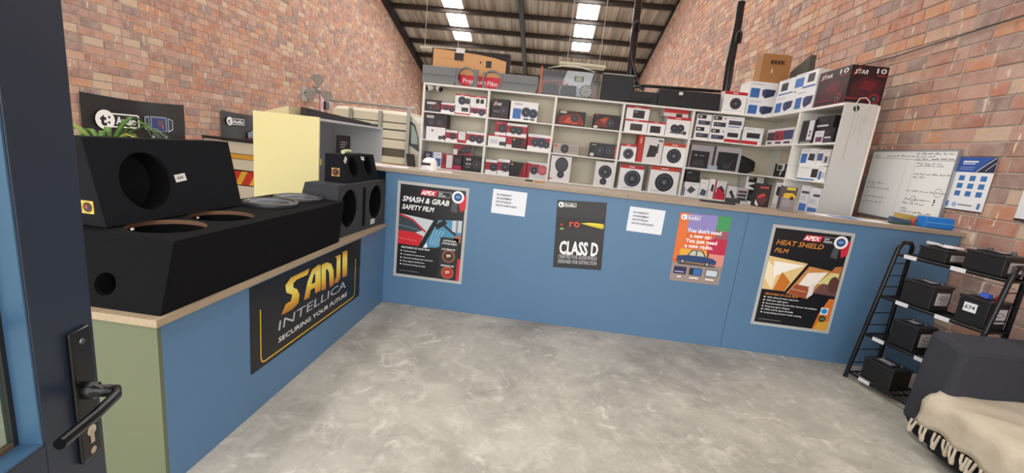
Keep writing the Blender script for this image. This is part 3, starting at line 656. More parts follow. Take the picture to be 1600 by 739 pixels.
def driver(par, F, u, v):
    def fn(q):
        q.lathe(F.at(u, v, 0), F.n, [(.150, 0), (.154, .012), (.148, .024), (.130, .026), (.124, .014)], mat('2e3036', .35), 32, caps=False)
    r = part('speaker_driver', par, fn)
    def fn(q): q.lathe(F.at(u, v, 0), F.n, [(.124, .010), (.116, .020), (.104, .010)], mat('5d5f66', .45), 32, caps=False)
    part('surround', r, fn)
    def fn(q): q.lathe(F.at(u, v, 0), F.n, [(.104, .012), (.05, -.035), (.045, -.025), (.02, -.015), (0.001, -.012)], mat('3c3e46', .45), 32, caps=False)
    part('cone', r, fn)
driver(lb, FT['top'], hol[2][0], hol[2][1]); driver(lb, FT['top'], hol[3][0], hol[3][1])
for c in (un(207, 359, 2, zt), un(309, 341, 2, zt)):
    part('screw', lb, lambda q: q.lathe(c, (0, 0, 1), [(.007, 0), (.006, .006), (.001, .008)], mat('b9b2a0', .3, .8), 10))
# upper wedge box
z0, z1 = 1.036, 1.385
b = [(-.33, -2.14, z0), (-.33, -1.375, z0), (-.485, -1.375, z0), (-.485, -2.14, z0)]; t = [(-.405, -2.14, z1), (-.405, -1.385, z1), (-.49, -1.385, z1), (-.49, -2.14, z1)]
ub = thing('speaker_box', 'black carpeted wedge box with one big round hole, standing on the long speaker box', 'speaker box', (-.45, -1.75, z0), 'empty speaker boxes on the side counter')
fF = faces_of(b, t)['front']
hc = un(231, 283, 0, -.367)
part('body', ub, lambda q: enclosure(q, b, t, CARPET, {'front': [(hc.y+2.14, (hc.z-z0)*1.02, .128, .128, .16)]}))
terminal(ub, faces_of(b, t)['near'], .085, .075, .052)
def fn(q):
    G = faces_of(b, t)['near']; q.poly(G, [(.012, .0), (.022, .0), (.030, .33), (.012, .335)], '0c0c0d', .002)
part('seam', ub, fn)
sp = un(274, 279, 0, -.367); sticker(ub, fF, sp.y+2.14, (sp.z-z0)-.015, .062, .036, .12)
# grey double box against the counter
b = [(-.05, -.79, HL), (-.004, -.034, HL), (-.36, -.034, HL), (-.40, -.79, HL)]; t = [(-.055, -.785, 1.135), (-.006, -.034, 1.135), (-.27, -.034, 1.135), (-.30, -.785, 1.135)]
gb = thing('speaker_box', 'grey carpeted double speaker box with a vertical slot between its two holes', 'speaker box', (-.15, -.46, HL), 'empty speaker boxes on the side counter')
gF = faces_of(b, t)['front']
def fn(q):
    enclosure(q, b, t, CARPETG, {'front': [(.165, .2, .13, .145, .16), (.595, .205, .128, .145, .16)]})
part('body', gb, fn, .0)
part('slot_port', gb, lambda q: (q.rrect(gF, .365, .035, .398, .345, .016, INNER, .003), q.rrect(gF, .355, .03, .368, .35, .005, CARPETD, .0035)))
sp = un(581, 349, 0, 0); sticker(gb, gF, .5, sp.z-HL-.015, .07, .04, .05)
# small black double box on top
z0 = 1.1365; z1 = 1.342
b = [(-.07, -.61, z0), (-.07, -.045, z0), (-.26, -.03, z0), (-.26, -.625, z0)]; t = [(-.12, -.62, z1), (-.12, -.075, z1), (-.255, -.075, z1), (-.255, -.62, z1)]
b[2] = (-.25, -.045, z0); b[3] = (-.25, -.61, z0); t[2] = (-.245, -.05, z1); t[3] = (-.245, -.62, z1)
t[1] = (-.12, -.05, z1)
sb = thing('speaker_box', 'small black twin speaker box standing on the grey double box', 'speaker box', (-.17, -.33, z0), 'empty speaker boxes on the side counter')
sF = faces_of(b, t)['front']
part('body', sb, lambda q: enclosure(q, b, t, CARPET, {'front': [(.155, .115, .082, .08, .1), (.425, .115, .082, .08, .1)]}))
part('slot_port', sb, lambda q: q.rect(sF, .285, 0.004, .295, .2, INNER, .002))
sticker(sb, sF, .028, .145, .055, .028, .7); sticker(sb, sF, .31, .17, .055, .028, -.1)
Fn = faces_of(b, t)['near']; terminal(sb, Fn, .085, .075, .062, 'a87a3a')
solo('foam_roll', 'pale green foam offcut lying on the small twin speaker box', 'foam', (-.19, -.42, z1), lambda q: q.tube([(-.17, -.50, z1+.016), (-.18, -.42, z1+.02), (-.19, -.34, z1+.016)], .016, mat('c3cda6', .9, noise=.2, scale=30), 8))

# ------------------------------------------------------------------ display shelving behind the counter
WHITE = mat('f3f1ec', .5, noise=.02, scale=5); BACKP = mat('ddd5c1', .6, noise=.05, scale=4); PANEL = mat('cfd0ce', .5, noise=.03, scale=3)
YS, XS, ZT = 2.5, 4.165, 2.30
ROW = [2.30, 1.918, 1.526, 1.132]
UPX = [-.49, .437, 1.375, 2.308, 3.243]
ds = thing('display_shelving', 'long white open display shelving packed with cartons behind the blue counter', 'shelves', (1.8, YS+.17, 0))
XE = 4.50
for i, x in enumerate(UPX): part('upright', ds, lambda q: q.box(x-.016, x+.016, YS, YS+.34, 0, ZT-.026, WHITE))
part('top_board', ds, lambda q: q.box(UPX[0]-.016, XE, YS-.002, YS+.34, ZT-.024, ZT, WHITE), .002)
part('back_panel', ds, lambda q: q.box(UPX[0]-.016, XE, YS+.341, YS+.352, .02, ZT-.001, BACKP), label='cream back panel')
for r in (1, 2, 3):
    for i, x in enumerate(UPX):
        x1 = UPX[i+1]-.017 if i < 4 else XE
        part('shelf_board', ds, lambda q: q.box(x+.017, x1, YS+.001, YS+.34, ROW[r]-.018, ROW[r], WHITE))
part('side_panel', ds, lambda q: q.box(XE+.001, XE+.016, YS, YS+.352, 0, ZT, WHITE))
part('kick_board', ds, lambda q: q.box(UPX[0]+.02, XE, YS+.09, YS+.105, .0, ROW[3]-.02, mat('b8b6b2', .6)))
cs = thing('corner_shelving', 'white shelf unit by the right wall with a tall blank end panel', 'shelves', (4.33, 1.7, 0))
part('end_panel', cs, lambda q: q.box(XS, 4.455, .9, .925, 0, ZT, PANEL), .001, 'blank grey white end panel')
part('edge_strip', cs, lambda q: q.box(4.457, 4.505, .93, .955, 0, ZT-.005, WHITE))
part('upright', cs, lambda q: q.box(XS, 4.47, 1.655, 1.687, 0, ZT-.026, WHITE))
part('top_board', cs, lambda q: q.box(XS-.001, 4.47, .926, YS-.003, ZT-.024, ZT, WHITE))
for r in (1, 2, 3):
    part('shelf_board', cs, lambda q: q.box(XS, 4.47, .926, 1.654, ROW[r]-.018, ROW[r], WHITE)); part('shelf_board', cs, lambda q: q.box(XS, 4.47, 1.688, YS, ROW[r]-.018, ROW[r], WHITE))
part('back_panel', cs, lambda q: q.box(4.471, 4.48, .927, YS, .02, ZT-.001, BACKP))
part('kick_board', cs, lambda q: q.box(XS+.06, XS+.075, .926, YS, 0, ROW[3]-.02, mat('b8b6b2', .6)))
def fn(q):
    G = Face((XS, .9, 0), (1, 0, 0), (0, 0, 1), .29, ZT)
    for i, (u, w, v0) in enumerate(((.085, .03, 1.75), (.13, .02, 1.98), (.17, .015, 2.02), (.19, .012, 1.9))):
        q.poly(G, [(u, v0), (u+w*.6, v0+.02), (u+w*.7, 2.2), (u+w*.3, 2.2)], mat('c4c1bb', .7), .0012)
part('stain', cs, fn, label='brown drip stains')
h = un(1338, 169.5, 1, .9)
part('cable_hole', cs, lambda q: q.lathe((h.x, .9, h.z), (0, -1, 0), [(.028, 0), (.026, .006), (.018, .008), (.012, .004)], mat('17171a', .4), 20), label='round black cable hole cap')
pts = [(4.27, .89, 2.22), (4.25, .893, 2.29), (4.28, .90, 2.345), (4.33, .90, 2.355), (4.37, .895, 2.32), (4.375, .89, 2.25), (4.365, .89, 2.12)]
solo('white_cable', 'loop of white cable hanging over the top of the blank end panel', 'cable', (4.32, .9, 2.2), lambda q: q.tube(pts, .005, mat('d9d4cb', .5), 6))

# ------------------------------------------------------------------ cartons
CROP = {'A': (640, 120, 4.104), 'B': (840, 140, 4.346), 'C': (1060, 160, 4.106), 'D': (1160, 90, 6.667), 'P': (0, 0, 1), 'E': (1060, 60, 4.706), 'G': (1000, 260, 5.714)}
def cpx(c, x, y): o = CROP[c]; return o[0]+x/o[2], o[1]+y/o[2]
R_, W_, K_, B_, D_ = 'c3202f', 'f6f6f7', '1a191d', '3f74c0', '3a2226'
def deco(q, F, els):
    k = .0008
    for e in els:
        c = e[0]; w, h = F.w, F.h
        if c == 'r': q.rect(F, e[1]*w, e[2]*h, e[3]*w, e[4]*h, e[5], k)
        elif c == 'p': q.poly(F, [(a*w, b*h) for a, b in e[1]], e[2], k)
        elif c == 'd': q.disc(F, e[1]*w, e[2]*h, e[3]*h, e[4], k, n=18)
        elif c == 's':   # printed loudspeaker
            r = e[3]*h; q.disc(F, e[1]*w, e[2]*h, r, e[4] if len(e) > 4 else '24242c', k, n=20); q.disc(F, e[1]*w, e[2]*h, r*.8, '4a4c58', k+.0003, n=18); q.disc(F, e[1]*w, e[2]*h, r*.66, '2b2d36', k+.0006, n=18); q.disc(F, e[1]*w, e[2]*h, r*.25, '6a6d7a', k+.0009, n=12)
        elif c == 't': q.text(F, e[1]*w, e[2]*h, e[3]*h, e[4], e[5], w=e[6]*w if len(e) > 6 else None, off=k+.0006, bold=.02, shear=e[7] if len(e) > 7 else 0)
        elif c == 'l':   # lines of small print
            for i in range(e[4]): q.rect(F, e[1]*w, e[2]*h-i*.05*h, (e[1]+e[3]*(1-.2*(i % 2)))*w, e[2]*h-i*.05*h+.018*h, e[5], k)
        k += .0004
BOX = {}
def carton(key, label, crop, xl, xr, yt, base, els, side='e6e4e2', inset=.03, depth=.22, plane='y', cat='carton', group='product cartons on the display shelves', name='carton', at=None, gap=0., mtl=None):
    z0 = ROW[base] if isinstance(base, int) else (BOX[base].o.z+BOX[base].h if isinstance(base, str) else base)
    z0 += .0005
    px, _ = cpx(crop, xl, 0); px1, _ = cpx(crop, xr, 0); _, py = cpx(crop, 0, yt)
    if plane == 'y':
        y = (YS+inset) if at is None else at
        a = solve(px, None, (0, y, z0), 0); c = solve(px1, None, (0, y, z0), 0); zt = solve(None, py, (a, y, 0), 2)
        F = Face((a, y, z0), (1, 0, 0), (0, 0, 1), c-a-.002, zt-z0)
    else:
        x = (XS+inset) if at is None else at
        a = solve(px, None, (x, 0, z0), 1); c = solve(px1, None, (x, 0, z0), 1); zt = solve(None, py, (x, a, 0), 2)
        F = Face((x, a, z0), (0, -1, 0), (0, 0, 1), a-c-.002, zt-z0)
    BOX[key] = F; ctr_ = F.at(F.w/2, 0, -depth/2)
    o = solo(name, label, cat, ctr_, lambda q: q.fbox(F, depth, mtl or mat(side, .5)), group)
    if els:
        q = MB(); deco(q, F, els); q.build('printed_front', o)
    return o
def red_top(*more, c=R_): return [('r', 0, 0, 1, 1, W_), ('r', 0, .86, 1, 1, c), ('r', .35, .91, .6, .95, 'f6d8d8')]+list(more)
RW = lambda *m: [('r', 0, 0, 1, 1, W_), ('r', 0, .28, 1, .82, 'b01f33'), ('l', .08, .9, .4, 1, '9a9aa6')]+list(m)
star = [('r', 0, 0, 1, 1, '1c171b'), ('t', .1, .66, .16, 'STAR', 'efe6e6', .45, .2), ('p', [(.08, .6), (.2, .95), (.26, .95), (.14, .6)], 'b82a35'), ('r', .1, .3, .5, .42, '6a565a'), ('s', .7, .42, .24, '4a1a22'), ('r', .05, .08, .95, .14, '4d2329')]
# cell 1
carton('a1', 'low black and maroon carton at the left end of the top row', 'A', 99, 198, 143, 1, [('r', 0, 0, 1, 1, '1e1a1e'), ('r', .1, .62, .7, .82, 'd8d0d0'), ('s', .4, .3, .24, '5a5560'), ('p', [(.45, .1), (1, .3), (.85, .8), (.5, .6)], '6f222c'), ('s', .8, .36, .22, '5a2a34')], '191719')
carton('a2', 'small red and white carton with two printed discs beside the black and maroon one', 'A', 200, 286, 163, 1, RW(('s', .35, .5, .26), ('s', .8, .42, .3, '3a2f6a')))
carton('a3', 'white carton with a printed dark rectangle, under a speaker carton in the top row', 'A', 290, 384, 178, 1, [('r', 0, 0, 1, 1, W_), ('r', .43, .35, .9, .78, '32343e'), ('r', 0, 0, 1, .14, R_), ('l', .08, .8, .3, 2, 'b8b8c0')])
carton('a4', 'white carton with a red top and a big round speaker, uppermost in the first cell', 'A', 290, 384, 107, 'a3', red_top(('s', .48, .42, .38), ('s', .85, .4, .27), ('l', .05, .6, .2, 2, 'c0c0c8')))
carton('a5', 'red and white carton with two blue discs at the right of the first cell', 'A', 387, 489, 186, 1, RW(('s', .3, .5, .28, '2a3558'), ('s', .72, .42, .36, '2a3558')))
carton('a6', 'white carton with two dark square tweeters, on the blue disc carton', 'A', 387, 489, 120, 'a5', red_top(('r', .36, .3, .58, .72, '26262e'), ('r', .64, .3, .86, .72, '26262e'), ('l', .05, .5, .18, 2, 'c0c0c8')))
carton('a7', 'plain white carton with one small round logo, left end of the second row', 'A', 103, 225, 316, 2, [('r', 0, 0, 1, 1, W_), ('s', .32, .72, .08), ('s', .75, .22, .15), ('s', .95, .26, .18)])
carton('a8', 'black and maroon speaker carton lying on the plain white one', 'A', 97, 236, 232, 'a7', [('r', 0, 0, 1, 1, '1c171b'), ('r', .06, .66, .4, .88, 'c9bcbc'), ('s', .3, .35, .24, '55404a'), ('s', .68, .34, .26, '5a2a34'), ('r', .5, .1, 1, .2, '6a2430')], '191719')
carton('a9', 'red and white carton with a single disc in the middle of the second row', 'A', 229, 304, 340, 2, RW(('s', .6, .5, .3)))
carton('a10', 'narrow red carton with a white front panel in the second row', 'A', 306, 360, 350, 2, [('r', 0, 0, 1, 1, 'b01f33'), ('r', .08, .25, .9, 1, 'e9e7ea'), ('l', .2, .8, .5, 3, 'bcbcc4')])
carton('a11', 'red and white twin disc carton at the right end of the second row, first cell', 'A', 362, 474, 350, 2, RW(('s', .35, .45, .3), ('s', .75, .42, .34)))
carton('a12', 'slim dark carton standing at the left end of the bottom row', 'A', 90, 130, 478, 3, [('r', 0, 0, 1, 1, '3b2f38'), ('r', .3, .5, .9, .9, '8a7f92'), ('r', .1, .2, .9, .3, '8c2a3a')], '2a2228')
carton('a13', 'white and blue carton near the left end of the bottom row', 'A', 135, 200, 480, 3, [('r', 0, 0, 1, 1, 'e9ebf4'), ('r', .4, .12, .95, .62, '4a68b0'), ('l', .4, .86, .5, 2, '8a90a8'), ('r', 0, 0, .2, 1, '6a74a8')])
carton('a14', 'red carton with a white window front in the bottom row, first cell', 'A', 206, 276, 492, 3, [('r', 0, 0, 1, 1, 'b3283a'), ('r', .38, .08, .92, .94, 'e8e6ea'), ('r', .05, .3, .3, .8, '7a2530')])
carton('a15', 'small dark carton with a pink base under a red one in the bottom row', 'A', 279, 332, 498, 3, [('r', 0, 0, 1, 1, '241a22'), ('r', 0, 0, 1, .3, 'b52456'), ('s', .5, .6, .2, '4a3a44')], '241a22')
carton('a16', 'red and black speaker carton stacked askew above the bottom row', 'A', 279, 398, 432, 'a15', [('r', 0, 0, 1, 1, '9c1f2e'), ('p', [(.2, 0), (.9, .3), (1, 1), (.45, .8)], '26202a'), ('r', 0, 0, .22, .55, 'e4e2e4'), ('s', .55, .5, .28), ('s', .8, .6, .25)])
carton('a17', 'black subwoofer carton with grey lettering at the right of the first bottom cell', 'A', 337, 464, 503, 3, [('r', 0, 0, 1, 1, '1d191d'), ('r', .15, .7, .4, .85, 'b8b0b0'), ('r', .15, .42, .42, .54, '9c9494'), ('r', .15, .24, .38, .32, '7a7274'), ('s', .7, .48, .3, '4a2a30')], '191719')
# cell 2
carton('b1', 'tall black carton with a white STAR print in the second cell', 'A', 522, 632, 138, 1, star, '191719', depth=.18)
carton('b2', 'large white and blue carton with two woofers in the second cell', 'A', 640, 815, 152, 1, [('r', 0, 0, 1, 1, W_), ('r', .1, .08, .4, .62, B_), ('s', .58, .46, .26, '33343e'), ('s', .84, .42, .25, '2a3f8a'), ('t', .12, .82, .08, 'ADIO', '3a4a7a', .3), ('r', .5, .06, .7, .14, '33343e'), ('r', .74, .06, .92, .14, '33343e')])
carton('b3', 'white carton with a red top band at the left of the second cell, middle row', 'A', 500, 612, 366, 2, red_top(('r', .1, .25, .55, .6, 'd8d8de'), ('s', .75, .3, .18), ('s', .92, .3, .18)))
carton('b4', 'small red speaker carton standing on the white red-banded one', 'A', 545, 618, 282, 'b3', [('r', 0, 0, 1, 1, 'ad1f30'), ('r', .0, 0, 1, .2, W_), ('s', .62, .5, .32), ('l', .1, .85, .5, 1, 'f0d0d0')])
carton('b5', 'red carton with a black panel in the second cell, middle row', 'A', 616, 745, 380, 2, [('r', 0, 0, 1, 1, 'e8e4e6'), ('r', 0, .3, 1, 1, 'b3202f'), ('r', .28, .05, 1, .92, '1f1519'), ('p', [(.7, .05), (1, .3), (1, .92), (.85, .9)], '6a1420'), ('d', .38, .78, .08, 'd8b24a')], 'b3202f')
carton('b6', 'red carton with two round speakers lying on the black panelled one', 'A', 620, 748, 295, 'b5', RW(('s', .33, .5, .3), ('s', .62, .48, .3)), 'b01f33')
carton('b7', 'wide red and white carton with a big blue speaker, right of the second cell', 'A', 752, 893, 364, 2, RW(('s', .34, .5, .27, '3a3a5a'), ('s', .62, .52, .31, '2f3770'), ('s', .85, .4, .2)))
carton('b8', 'small red carton with a grey disc at the left of the second bottom cell', 'A', 482, 556, 528, 3, RW(('s', .7, .5, .3)))
carton('b9', 'red and white carton with a blue disc in the second bottom cell', 'A', 559, 636, 525, 3, RW(('s', .65, .52, .3, '26305a')))
carton('b10', 'dark red and black glossy carton in the second bottom cell', 'A', 640, 742, 545, 3, [('r', 0, 0, 1, 1, '1f1519'), ('p', [(.55, 0), (1, 0), (1, 1), (.8, 1)], '7d1522'), ('r', .86, 0, 1, 1, 'b3202f'), ('d', .1, .85, .07, 'd8b24a')], '1f1519')
carton('b11', 'red and white carton with a pink disc at the right of the second bottom cell', 'A', 746, 878, 540, 3, [('r', 0, 0, 1, 1, 'dcdcde'), ('r', 0, .55, .6, .86, 'b01f33'), ('s', .35, .5, .26, '5a565e'), ('d', .75, .55, .3, 'b8555e'), ('d', .75, .55, .2, 'cf6a70'), ('r', 0, 0, .14, .9, 'b01f33'), ('l', .4, .12, .5, 1, 'a8a8b0')])
# cell 3
carton('c1', 'black and orange flame carton at the left of the third cell, top row', 'B', 137, 318, 138, 1, [('r', 0, 0, 1, 1, '231a1c'), ('p', [(0, .1), (1, .0), (.9, .5), (.7, .9), (.2, .7), (0, .5)], '8f2a20'), ('p', [(.2, .2), (.7, .15), (.75, .6), (.35, .6)], 'd0532f'), ('s', .6, .52, .27), ('r', .04, .82, .28, .96, 'd8c0b8'), ('r', 0, .0, 1, .08, '2a1c1c')], '231a1c')
carton('c2', 'black and red flame carton at the right of the third cell, top row', 'B', 377, 558, 162, 1, [('r', 0, 0, 1, 1, '1f181b'), ('p', [(0, .2), (.5, .1), (.7, .5), (.5, .9), (.1, .6)], '7a2420'), ('p', [(.2, .6), (.5, .3), (.6, .6), (.4, .8)], 'c24a34'), ('s', .6, .45, .3, '33262c'), ('r', .0, .05, .15, .2, 'e6dcd8'), ('r', .04, .9, .12, .97, 'd8432f')], '1f181b')
carton('c3', 'low grey carton with a black speaker print in the third cell', 'B', 101, 274, 358, 2, [('r', 0, 0, 1, 1, 'b5aaa4'), ('s', .46, .5, .42), ('r', .03, .6, .16, .82, 'c9604a'), ('r', .6, .2, .95, .8, 'a89e98')], 'b5aaa4')
carton('c4', 'dark carton with twin speakers at the right of the third cell, middle row', 'B', 352, 533, 357, 2, [('r', 0, 0, 1, 1, '2a282c'), ('s', .35, .5, .36, '1a1a1e'), ('s', .72, .56, .27, '4a484e'), ('r', .0, .08, .14, .28, 'e0dcd8'), ('r', .9, .1, 1, .9, 'b84a2f'), ('r', .02, .8, .2, .9, '8a868a')], '232125')
carton('c5', 'white carton with a black oval speaker above a small round one', 'B', 75, 213, 444, 3, [('r', 0, 0, 1, 1, 'f0ecec'), ('s', .54, .28, .14), ('p', [(.36+.32*math.cos(.35*i)+.18, .66+.3*math.sin(.35*i)) for i in range(18)], '33343a'), ('p', [(.36+.26*math.cos(.35*i)+.18, .66+.25*math.sin(.35*i)) for i in range(18)], '474a52'), ('r', .0, .06, .14, .13, 'd88a72')])
carton('c6', 'white carton with an angled speaker and tweeter at the right of the third bottom cell', 'B', 376, 498, 484, 3, [('r', 0, 0, 1, 1, 'f0ecec'), ('s', .56, .6, .27, '2c2e34'), ('s', .52, .2, .14), ('l', .2, .06, .5, 1, 'd8a090')])
# cell 4
carton('d1', 'white carton with red top and dark head unit, lower left of the fourth cell', 'B', 585, 738, 197, 1, red_top(('r', .25, .15, .78, .68, '3a3432')))
carton('d2', 'white carton with red top and black screen, upper left of the fourth cell', 'B', 597, 752, 108, 'd1', red_top(('r', .3, .12, .8, .72, '2a2426'), ('r', .36, .55, .48, .6, 'd8d0d0')))
carton('d3', 'small white carton with red top in the middle of the fourth cell, top row', 'B', 741, 858, 214, 1, red_top(('r', .15, .12, .75, .66, '26242a')))
carton('d4', 'white carton with red top and a pile of printed speakers in the fourth cell', 'B', 862, 1020, 180, 1, red_top(('s', .36, .42, .2), ('s', .62, .44, .2), ('s', .5, .26, .12), ('s', .82, .22, .1), ('r', .2, .16, .9, .24, '55565e')), inset=.02)
carton('d5', 'flat white and red carton on top of the pile-of-speakers carton', 'B', 856, 1022, 128, 'd4', [('r', 0, 0, 1, 1, 'e2d8d4'), ('r', 0, .5, 1, 1, 'c3202f'), ('r', .5, .0, .75, .45, '3a2426')], inset=.03)
carton('d6', 'small white and red carton with a grey disc in the fourth cell, middle row', 'B', 553, 660, 365, 2, red_top(('s', .52, .42, .32, '50545e')))
carton('d7', 'slim upright red carton in the fourth cell, middle row', 'B', 664, 702, 308, 2, [('r', 0, 0, 1, 1, 'c8322c'), ('r', .3, .7, .6, .9, 'e8a090'), ('r', .0, .1, .3, .6, 'b02a28')], 'c8322c')
carton('d8', 'tall white carton with a black antenna box print in the fourth cell', 'B', 705, 832, 318, 2, [('r', 0, 0, 1, 1, 'e8e4e2'), ('p', [(.2, .22), (.68, .26), (.74, .66), (.3, .7)], '2c2a2e'), ('r', .7, .4, .78, .76, '3a383c'), ('s', .78, .88, .04), ('s', .9, .88, .04)])
carton('d9', 'white carton with an orange red top and oval speaker, right of the fourth cell', 'B', 836, 992, 360, 2, red_top(('s', .5, .44, .33), c='cf4026'))
carton('d10', 'big white and red carton with a blue grey woofer in the fourth bottom cell', 'B', 541, 702, 505, 3, red_top(('s', .56, .46, .34, '3c4254'), ('l', .2, .06, .5, 1, 'a8a8b0')), inset=.02)
carton('d11', 'big white and red carton with a black tilted woofer in the fourth bottom cell', 'B', 745, 940, 516, 3, red_top(('s', .52, .42, .35, '202228'), ('l', .1, .06, .5, 1, 'a8a8b0'), c='cf4026'), inset=.02)
# cell 5 and the corner
HU = lambda *m: [('r', 0, 0, 1, 1, W_), ('r', .05, .65, .62, .95, '2a262a'), ('r', .14, .74, .34, .86, 'd0ccd0'), ('r', .12, .15, .95, .48, '3a3c48'), ('r', .2, .25, .6, .4, '6a6e80')]+list(m)
carton('e1', 'head unit carton, lower left of the four stacked in the corner cell', 'C', 96, 190, 150, 1, HU())
carton('e2', 'head unit carton, lower right of the four stacked in the corner cell', 'C', 193, 290, 163, 1, HU(('s', .85, .8, .06)))
carton('e3', 'head unit carton, upper left of the four stacked in the corner cell', 'C', 112, 205, 72, 'e1', HU())
carton('e4', 'head unit carton, upper right of the four stacked in the corner cell', 'C', 210, 304, 80, 'e2', HU(('s', .85, .8, .06)))
carton('e5', 'white carton with a head unit and red foot band in the corner cell', 'C', 290, 388, 165, 1, [('r', 0, 0, 1, 1, W_), ('r', .15, .38, .85, .7, '2f3038'), ('r', 0, 0, 1, .22, R_), ('l', .1, .88, .4, 1, '8a8a92')], inset=.02)
carton('e6', 'white carton with a grey blue head unit, on the red footed one', 'C', 306, 412, 88, 'e5', [('r', 0, 0, 1, 1, W_), ('r', .1, .3, .88, .66, '4a4e5a'), ('r', .1, .1, .8, .2, '7a90c0'), ('l', .1, .84, .4, 1, '8a8a92')], inset=.02)
carton('e7', 'wide white carton with a red foot band, alone right of the head unit stack', 'C', 400, 530, 156, 1, [('r', 0, 0, 1, 1, W_), ('r', .2, .38, .85, .68, '2c3038'), ('r', 0, 0, .8, .2, R_), ('l', .12, .88, .4, 1, '8a8a92')], inset=.05)
carton('e8', 'long white carton with red and blue car pictures in the corner', 'C', 556, 722, 176, 1, [('r', 0, 0, 1, 1, 'e6e4e8'), ('r', .02, .3, .3, .8, '4a3446'), ('r', .3, .28, .68, .86, '9a2a3a'), ('r', .68, .32, 1, .86, '3a4470'), ('s', .42, .5, .14, '4a1a24'), ('r', .08, .08, .25, .2, '33343c'), ('r', .4, .08, .62, .2, '33343c'), ('r', .72, .08, .95, .2, '33343c')], plane='x', inset=.05, depth=.2)
def frame(u=.1): return [('r', 0, 0, 1, 1, 'b9b0b4')]
carton('f1', 'grey carton with a dark screen print, left of the corner cell middle row', 'C', 62, 205, 270, 2, [('r', 0, 0, 1, 1, 'a9a2a8'), ('r', .03, .03, .84, .76, '1e1c20'), ('p', [(.1, .1), (.7, .1), (.6, .4), (.2, .35)], '38363c'), ('r', .2, .55, .3, .6, 'b8b4b8'), ('r', .42, .55, .62, .58, '98949a')], 'a9a2a8', inset=.02)
carton('f2', 'larger grey carton with a black V shaped print in the corner cell', 'C', 222, 382, 280, 2, [('r', 0, 0, 1, 1, 'b2abb2'), ('r', .08, .04, .88, .78, '1d1b1f'), ('p', [(.25, .45), (.4, .1), (.6, .1), (.75, .5), (.55, .3), (.42, .3)], '3c3a42')], 'b2abb2', inset=.02)
carton('f3', 'small light blue packet between the two grey screen cartons', 'P', 1106.5, 1120, 258, 2, [('r', 0, 0, 1, 1, 'a9bccb')], 'a9bccb', inset=.004, depth=.03)
carton('f4', 'black and white carton beside the black bag in the corner', 'C', 606, 668, 392, 2, [('r', 0, 0, 1, 1, '1d1d22'), ('r', .25, .5, 1, 1, 'c9c6c8'), ('r', .3, .55, .75, .9, '2c3a34'), ('p', [(.7, .1), (.95, .7), (.9, .8), (.6, .2)], 'd0ced2')], '26262a', plane='x', inset=.04, depth=.16)
carton('g1', 'white carton with a grey amplifier print at the left of the corner bottom cell', 'C', 27, 122, 508, 3, [('r', 0, 0, 1, 1, W_), ('p', [(.2, .4), (.5, .2), (.8, .5), (.45, .75)], '55565e'), ('l', .3, .85, .4, 1, '8a8a92'), ('r', 0, 0, .08, .6, '5a6aa8')], inset=.02)
carton('g2', 'black carton lying on the grey amplifier carton', 'C', 40, 130, 434, 'g1', [('r', 0, 0, 1, 1, '1c191c'), ('r', .1, .75, .4, .88, '7a7478'), ('r', .2, .2, .8, .5, '2f2a2e')], '1c191c', inset=.03)
carton('g3', 'white carton with a small blue grey device, second in the corner bottom cell', 'C', 124, 178, 492, 3, [('r', 0, 0, 1, 1, W_), ('p', [(.1, .15), (.8, .1), (.9, .4), (.3, .5)], '55607a'), ('l', .2, .8, .5, 1, '9a9aa2')], inset=.02)
carton('g4', 'white carton with a red edge, third in the corner bottom cell', 'C', 181, 226, 490, 3, [('r', 0, 0, 1, 1, W_), ('r', .8, 0, 1, 1, 'c32a40'), ('p', [(.3, .4), (.7, .35), (.7, .7), (.4, .75)], '33343c')], inset=.02)
carton('g5', 'red and white upright carton, fourth in the corner bottom cell', 'C', 228, 290, 500, 3, [('r', 0, 0, 1, 1, 'e9e4e8'), ('r', 0, 0, 1, .35, 'd02a4a'), ('p', [(.1, .6), (.5, .75), (.9, .5), (.9, .35), (.1, .4)], '2c2a34'), ('p', [(0, .35), (.9, .35), (.3, .65)], 'd02a4a')], inset=.02)
carton('g6', 'wide white carton with a slanted dark device, fifth in the corner bottom cell', 'C', 300, 362, 535, 3, [('r', 0, 0, 1, 1, 'e4e2e6'), ('p', [(.2, .6), (.45, .75), (.95, .2), (.75, .1)], '3a3c46')], inset=.02)
carton('g7', 'clear fronted carton of small dark parts in the corner bottom cell', 'C', 364, 434, 545, 3, [('r', 0, 0, 1, 1, 'c9c4ca'), ('r', .1, .1, .9, .3, '3a3438'), ('r', .1, .38, .9, .56, '4a4248'), ('r', .1, .64, .9, .8, '574a50'), ('r', .3, .86, .8, .94, 'e4b8b8')], 'c9c4ca', inset=.02)
carton('g8', 'dark green and black carton half hidden behind the red and black box', 'C', 438, 500, 558, 3, [('r', 0, 0, 1, 1, '25262a'), ('r', .1, .3, .7, .6, '3a5046'), ('r', 0, 0, 1, .14, W_)], '25262a', inset=.06)
carton('g9', 'white carton with a black device, stacked at the back of the corner bottom cell', 'C', 425, 535, 472, 'g8', [('r', 0, 0, 1, 1, W_), ('r', .12, .55, .6, .95, '2a2628'), ('r', .15, .78, .4, .88, 'b8862f'), ('p', [(.15, .3), (.5, .1), (.9, .3), (.6, .5)], '33353e')], inset=.06)
carton('g10', 'white upright carton with a dark gadget at the corner of the bottom row', 'C', 592, 640, 512, 3, [('r', 0, 0, 1, 1, 'e2e0e2'), ('p', [(.2, .55), (.8, .5), (.85, .85), (.3, .85)], '2a2b30'), ('r', .1, .1, .5, .2, 'b8b4ba')], plane='x', inset=.01, depth=.15)
